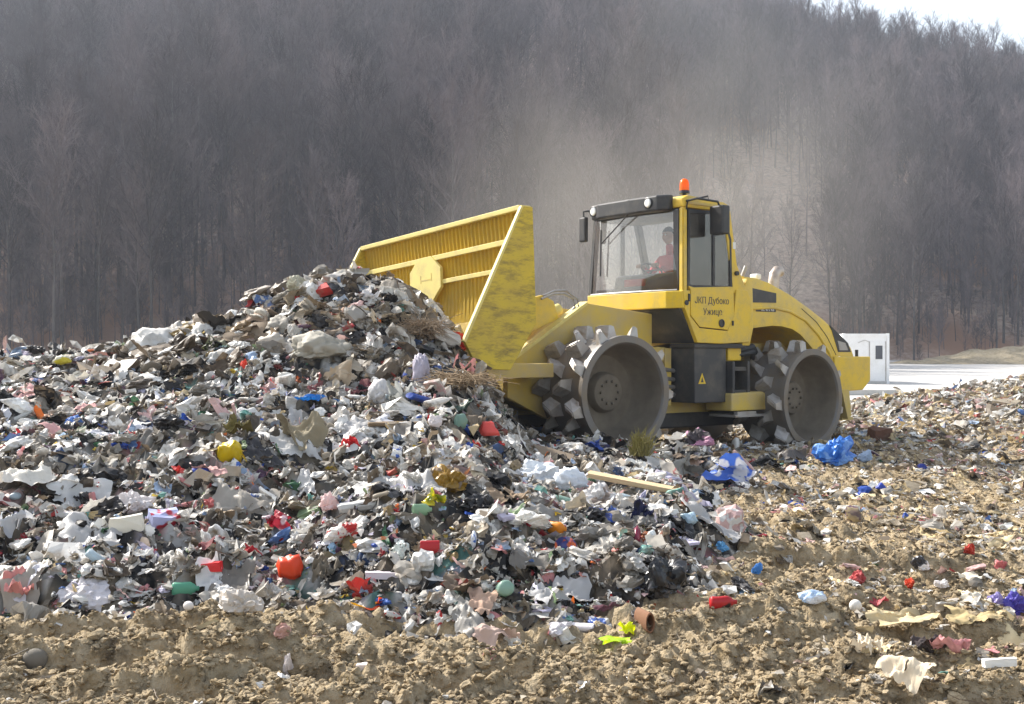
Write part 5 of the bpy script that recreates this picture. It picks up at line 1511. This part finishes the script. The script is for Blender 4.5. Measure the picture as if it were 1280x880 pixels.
# the tall pile pushed up by the blade: greyer, dustier, larger pieces
n3_ = 1700
x = RNG.normal(-2.0, 1.5, n3_); y = 12.4 + RNG.random(n3_)*3.8
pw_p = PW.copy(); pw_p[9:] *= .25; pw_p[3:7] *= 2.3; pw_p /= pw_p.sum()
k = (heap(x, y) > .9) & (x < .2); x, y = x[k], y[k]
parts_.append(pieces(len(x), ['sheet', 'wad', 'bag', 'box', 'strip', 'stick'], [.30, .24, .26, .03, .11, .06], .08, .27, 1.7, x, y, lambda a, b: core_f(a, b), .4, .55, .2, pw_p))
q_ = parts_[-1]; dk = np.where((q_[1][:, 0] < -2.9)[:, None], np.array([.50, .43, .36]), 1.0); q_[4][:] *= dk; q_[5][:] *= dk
def cat(ps): return [np.concatenate([p[i] for p in ps]) for i in range(6)]
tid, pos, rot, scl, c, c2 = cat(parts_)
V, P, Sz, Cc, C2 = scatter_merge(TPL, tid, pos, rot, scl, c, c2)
nv = len(cv)
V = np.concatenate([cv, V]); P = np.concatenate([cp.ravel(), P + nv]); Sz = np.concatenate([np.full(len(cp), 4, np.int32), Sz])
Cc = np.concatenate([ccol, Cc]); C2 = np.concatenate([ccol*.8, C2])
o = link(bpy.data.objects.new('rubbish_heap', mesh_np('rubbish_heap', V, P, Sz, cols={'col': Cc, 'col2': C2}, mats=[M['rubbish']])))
tag(o, 'long heap of mixed household rubbish filling the left and middle of the site', 'rubbish', kind='stuff')

# --- scraps pressed into the muddy ground to the right and a few in front
def sample_ground(n):
    y = 4.6 + 29*RNG.random(n)**1.25; x = RNG.uniform(-1, 1, n)*(y*.5 + 3.2)
    d = sstep(.7, 3.6, x - .02*y) * (.25 + .75*sstep(-.35, .35, perlin(x*.8, y*.55, 301))) * sstep(4.2, 6.2, y + .45*x)*(.80 + .20*sstep(14, 19, y) + .35*(1-sstep(5.2, 7.2, y))*sstep(1, 2, x)) + .05
    d = d*(1 + .8*sstep(14, 22, y)*(x > 1))
    k = (heap(x, y) < .12) & (RNG.random(n) < d)
    k &= ~((np.abs((x-2.31)*-.793 + (y-18.49)*-.609) < 3.4) & (np.abs((x-2.31)*.609 + (y-18.49)*-.793) < 1.0))
    return x[k], y[k]
x, y = sample_ground(175000)
xa = RNG.uniform(.9, 1.85, 420); ya = RNG.uniform(7.0, 8.7, 420); ka = RNG.random(420) < (1 - sstep(1.2, 1.85, xa))
x = np.concatenate([x, xa[ka]]); y = np.concatenate([y, ya[ka]])
pw_g = PW.copy(); pw_g[0:2] *= 1.0; pw_g[4:6] *= 4; pw_g[0:3] *= 1.7; pw_g[15] *= 2.2; pw_g[9:14] *= .45; pw_g[7:9] *= .35; pw_g[16:24] *= .3; pw_g[22] *= .6; pw_g[24:] *= 14; pw_g /= pw_g.sum()
g_ = pieces(len(x), ['sheet', 'wad', 'baglo', 'box', 'strip', 'stick'], [.34, .22, .10, .05, .20, .09], .022, .12, 1.8, x, y, g0, .35, .45, .2, pw_g, .8)
V, P, Sz, Cc, C2 = scatter_merge(TPL, *g_)
o = link(bpy.data.objects.new('scattered_scraps', mesh_np('scattered_scraps', V, P, Sz, cols={'col': Cc, 'col2': C2}, mats=[M['rubbish']])))
tag(o, 'small pale scraps of rubbish strewn over the muddy ground on the right', 'rubbish', kind='stuff')

I('rubbish_bundle', 'dark bundle with pink film heaped between the drums', 'bundle', 'bag', 872, 548, 46, 32, (70, 62, 66), .6, .1, (185, 130, 160), 3., dirty=.3)
I('plastic_canister', 'small white and brown canister standing between the drums', 'canister', 'bottle', 919, 545, 26, 28, (225, 222, 214), .5, .15, (150, 110, 70), 4., rz=85, tilt=(0, -70), dirty=.1)
I('plastic_sheet', 'black sheeting lying behind the blue and white sack', 'sheeting', 'cloth', 962, 578, 56, 20, (36, 34, 34), .5, .05, dirty=.25)
I('plastic_sheet', 'dark grey film bunched at the foot of the rear drum', 'sheeting', 'cloth', 990, 570, 50, 20, (92, 86, 82), .5, .1, dirty=.4)

# --- further loose pieces, each an object of its own
def loose(name, cat_, kind, n, cols, label, group, smin, smax, region, rough=.5, tr=.25, dirty=.35, nmesh=6):
    base = []
    for _ in range(nmesh):
        V, P, sm = shape(kind)
        V = V.copy()
        if len(V) > 1500 and kind in ('bag', 'softbag'):
            _seed[0] += 1; V, P = bag_shape(_seed[0], 4 if smax > .25 else 3, flat=.75, sag=.4); V = V.copy()
        V[:, 2] -= V[:, 2].min()
        base.append((V, P, sm))
    mats = [item_mat(lin(*c_), rough, tr, lin(*c2_) if c2_ else None, 1.5, dirty=dirty) for c_, c2_ in cols]
    mcache = {}
    if region == 'heap': xx, yy_ = sample_heap(n, (6.0, 14.2), power=1.25)
    elif region == 'pile':
        xx = RNG.uniform(-4.4, -.5, n*6); yy_ = RNG.uniform(12.4, 15.2, n*6); k = heap(xx, yy_) > 1.2; xx, yy_ = xx[k][:n], yy_[k][:n]
    else:
        xx, yy_ = sample_ground(n*60); k = (yy_ < 17) & (xx > 1.0) & (np.abs(xx/yy_) < .46); xx, yy_ = xx[k][:n], yy_[k][:n]
    for i in range(len(xx)):
        mi, ci_ = random.randrange(nmesh), random.randrange(len(cols))
        if (mi, ci_) not in mcache:
            V, P, sm = base[mi]
            mcache[(mi, ci_)] = mesh_np(name, V, P, mats=[mats[ci_]], smooth=sm)
        o = bpy.data.objects.new(name, mcache[(mi, ci_)])
        s = 1.2*smin*(smax/smin)**(random.random()**1.6)
        o.location = (xx[i], yy_[i], surf(xx[i], yy_[i]) - .12*s)
        o.scale = (s, s*random.uniform(.7, 1.0), s*random.uniform(.6, .95))
        hx_, hy_ = heap_normal(np.array([xx[i]]), np.array([yy_[i]]))
        o.rotation_euler = (math.atan(hy_[0]) + random.gauss(0, .25), -math.atan(hx_[0]) + random.gauss(0, .25), random.uniform(0, 6.28))
        tag(link(o), label, cat_, group)
def film(name, cat_, n, cols, label, group, smin, smax, region, rough, tr, dirty):
    mats = [item_mat(lin(*c_), rough, tr, None, 5., dirty=dirty) for c_ in cols]
    if region == 'heap': xx, yy_ = sample_heap(n, (6.0, 14.5), power=1.2); zf = core_f
    else:
        xx, yy_ = sample_ground(n*80); k = (yy_ < 20) & (xx > .8) & (np.abs(xx/yy_) < .46); xx, yy_ = xx[k][:n], yy_[k][:n]; zf = g0
    for i in range(len(xx)):
        _seed[0] += 1; r = np.random.default_rng(_seed[0])
        V, P = grid01(24, 20)
        ang = np.arctan2(V[:, 1], V[:, 0])
        rad = 1 + .22*np.sin(2*ang + r.uniform(0, 6)) + .18*np.sin(3*ang + r.uniform(0, 6)) + .10*np.sin(7*ang + r.uniform(0, 6)) + .05*np.sin(13*ang + r.uniform(0, 6))
        s = smin*(smax/smin)**(r.random()**1.5)*(.75 + .25*float(sstep(7, 12, yy_[i])))
        V = V*rad[:, None]; V[:, 0] *= s*r.uniform(.9, 1.5); V[:, 1] *= s*r.uniform(.55, 1.0)
        th = r.uniform(0, 6.28); c_, s_ = math.cos(th), math.sin(th)
        X_ = V[:, 0]*c_ - V[:, 1]*s_; Y_ = V[:, 0]*s_ + V[:, 1]*c_
        off = r.uniform(-50, 50, 3); Q = np.stack([X_, Y_, 0*X_], -1)/s
        d = .28*s*(.30 - 1.5*np.abs(n3(Q*np.array([1, 1.6, 1]), 1.2, off))) + .13*s*(.3 - 1.5*np.abs(n3(Q, 2.8, off + 7))) + .05*s*n3(Q, 6, off)
        sh = np.stack([n3(Q, 1.5, off + 20), n3(Q, 1.5, off + 30)], -1)*s*.25
        e = .06
        zc = (zf(xx[i] + X_, yy_[i] + Y_) + zf(xx[i] + X_ + e, yy_[i] + Y_) + zf(xx[i] + X_ - e, yy_[i] + Y_) + zf(xx[i] + X_, yy_[i] + Y_ + e) + zf(xx[i] + X_, yy_[i] + Y_ - e))/5
        z0 = float(np.mean(zc))
        me = mesh_np(name, np.stack([X_ + sh[:, 0], Y_ + sh[:, 1], zc - z0 + d + (.060 if region == 'heap' else .022)], -1), P, mats=[mats[int(r.integers(len(cols)))]], smooth=True)
        o = bpy.data.objects.new(name, me); o.location = (xx[i], yy_[i], z0)
        tag(link(o), label, cat_, group)
film('plastic_film', 'film', 80, [(228, 227, 224), (212, 210, 206), (196, 194, 192), (222, 222, 228)], 'white sheet of plastic film draped over the waste', 'white films draped on the heap', .10, .26, 'heap', .35, .35, .3)
film('plastic_film', 'film', 34, [(150, 146, 140), (120, 114, 106), (168, 160, 148)], 'grey dusty plastic film draped over the waste', 'grey films draped on the heap', .11, .30, 'heap', .5, .2, .5)
film('plastic_film', 'film', 16, [(26, 26, 28), (40, 38, 40)], 'black plastic film draped over the waste', 'black films draped on the heap', .10, .24, 'heap', .3, .05, .2)
film('rag', 'cloth', 30, [(205, 160, 155), (180, 150, 130), (140, 120, 98), (190, 175, 150), (110, 60, 62)], 'flat faded cloth draped over the waste', 'cloths draped on the heap', .09, .24, 'heap', .9, .08, .35)
film('sacking', 'sacking', 36, [(208, 190, 152), (190, 170, 130), (215, 205, 185), (205, 165, 155)], 'straw coloured cloth trodden flat into the mud at right', 'cloths trodden into the mud', .06, .20, 'ground', .95, .05, .35)
W1, W2, W3 = (228, 226, 220), (208, 203, 194), (184, 178, 168)
loose('plastic_bag', 'bag', 'bag', 125, [(W1, None), (W2, None), ((214, 210, 214), None), (W1, (190, 60, 60)), (W1, (90, 120, 190))], 'crumpled white plastic bag among the waste on the heap', 'white bags in the heap', .07, .19, 'heap', dirty=.25)
loose('plastic_bag', 'bag', 'bag', 40, [(W3, None), ((150, 146, 140), None), ((128, 122, 114), None)], 'crumpled grey plastic bag among the waste on the heap', 'grey bags in the heap', .08, .2, 'heap')
loose('plastic_bag', 'bag', 'bag', 26, [((32, 30, 32), None), ((50, 47, 48), None)], 'crumpled black plastic bag among the waste on the heap', 'black bags in the heap', .08, .2, 'heap', tr=.05, dirty=.15)
loose('plastic_bag', 'bag', 'bag', 24, [((120, 160, 210), None), ((70, 110, 185), None), ((160, 190, 215), None)], 'small blue plastic bag among the waste on the heap', 'blue bags in the heap', .05, .12, 'heap', dirty=.15)
loose('plastic_bag', 'bag', 'bag', 24, [((190, 50, 50), None), ((160, 35, 50), None), ((220, 90, 60), None)], 'small red plastic bag among the waste on the heap', 'red bags in the heap', .04, .10, 'heap', dirty=.12)
loose('rag', 'rag', 'cloth', 40, [((150, 132, 110), None), ((110, 95, 80), None), ((88, 78, 72), None), ((190, 150, 145), None)], 'dull brown rag among the waste on the heap', 'brown rags in the heap', .09, .22, 'heap', .9, .05)
loose('plastic_bottle', 'bottle', 'bottle', 34, [((190, 205, 212), None), ((150, 180, 165), None), ((215, 215, 215), (60, 90, 170)), ((215, 215, 210), (190, 50, 50))], 'crushed plastic bottle among the waste on the heap', 'bottles in the heap', .08, .14, 'heap', .25, .35, .15)
loose('carton_box', 'carton', 'box', 14, [((185, 168, 140), None), ((215, 212, 206), (70, 100, 170)), ((215, 212, 206), (185, 60, 55))], 'flattened carton among the waste on the heap', 'cartons in the heap', .05, .10, 'heap', .8, .0)
loose('plastic_sheet', 'sheeting', 'sheet', 40, [(W1, None), (W2, None), ((190, 192, 200), None)], 'white torn sheet among the waste on the heap', 'white sheets in the heap', .08, .22, 'heap', .4, .3, .2)
loose('sack', 'sack', 'softbag', 26, [((165, 158, 146), None), ((190, 184, 172), None), ((130, 122, 110), None), ((205, 202, 196), None)], 'dusty grey sack on the tall pile below the blade', 'sacks on the tall pile', .15, .34, 'pile', .7, .1, .4)
loose('cardboard_sheet', 'cardboard', 'sheet', 16, [((160, 142, 118), None), ((128, 112, 94), None)], 'dusty brown cardboard on the tall pile below the blade', 'cardboard on the tall pile', .15, .32, 'pile', .9, 0, .35)
loose('plastic_bag', 'bag', 'bag', 40, [(W1, None), ((214, 204, 190), None), ((220, 200, 195), None)], 'small pale bag pressed into the mud at right', 'pale bags on the mud', .04, .10, 'ground', dirty=.35)
loose('rag', 'rag', 'cloth', 26, [((205, 188, 160), None), ((175, 155, 120), None), ((200, 165, 155), None)], 'pale rag pressed into the mud at right', 'pale rags on the mud', .05, .15, 'ground', .95, .05, .35)

# ------------------------------------------------------------------ air: haze and the dust cloud
def vol_mat(name, col, dens, aniso=0.0):
    m = bpy.data.materials.new(name); m.use_nodes = True
    nt = m.node_tree; nt.nodes.clear()
    out = nt.nodes.new('ShaderNodeOutputMaterial'); v = nt.nodes.new('ShaderNodeVolumePrincipled')
    v.inputs['Color'].default_value = (*col, 1); v.inputs['Density'].default_value = dens; v.inputs['Anisotropy'].default_value = aniso
    nt.links.new(v.outputs[0], out.inputs['Volume'])
    return m, nt, v
hm, _, _ = vol_mat('haze', (.80, .87, 1.0), .00065, .2)
bm = bmesh.new(); add_box(bm, -400, 400, -30, 600, -3.5, 150)
o = bm_obj('haze', bm, hm); tag(o, 'thin pale haze filling the valley', 'haze', kind='stuff')
#DUST
dm, nt, v = vol_mat('dust', (.95, .88, .78), 0.0, .25)
tcn = nd(nt, 'ShaderNodeTexCoord')
ln = nd(nt, 'ShaderNodeVectorMath', operation='LENGTH'); nt.links.new(tcn.outputs['Object'], ln.inputs[0])
fo = nd(nt, 'ShaderNodeMapRange', interpolation_type='SMOOTHSTEP'); fo.inputs[1].default_value = 1.0; fo.inputs[2].default_value = .15
nt.links.new(ln.outputs['Value'], fo.inputs[0])
nz = nd(nt, 'ShaderNodeTexNoise'); nz.inputs['Scale'].default_value = 1.7; nz.inputs['Detail'].default_value = 3
nt.links.new(tcn.outputs['Object'], nz.inputs['Vector'])
nr_ = nd(nt, 'ShaderNodeMapRange'); nr_.inputs[1].default_value = .36; nr_.inputs[2].default_value = .66
nt.links.new(nz.outputs[0], nr_.inputs[0])
m1 = nd(nt, 'ShaderNodeMath', operation='MULTIPLY'); nt.links.new(fo.outputs[0], m1.inputs[0]); nt.links.new(nr_.outputs[0], m1.inputs[1])
m2_ = nd(nt, 'ShaderNodeMath', operation='MULTIPLY'); m2_.inputs[1].default_value = .054; nt.links.new(m1.outputs[0], m2_.inputs[0])
nt.links.new(m2_.outputs[0], v.inputs['Density'])
bm = bmesh.new(); bmesh.ops.create_icosphere(bm, subdivisions=4, radius=1)
o = bm_obj('dust_cloud', bm, dm); o.location = (4.2, 31, 4.8); o.scale = (7.8, 8, 9.6); o.rotation_euler = (0, R(38), 0)
tag(o, 'drifting tan dust cloud rising behind the compactor', 'dust', kind='stuff')
S.cycles.volume_step_rate = 2.0; S.cycles.volume_max_steps = 128
S.cycles.use_denoising = True; S.cycles.denoiser = 'OPENIMAGEDENOISE'; S.cycles.denoising_prefilter = 'ACCURATE'
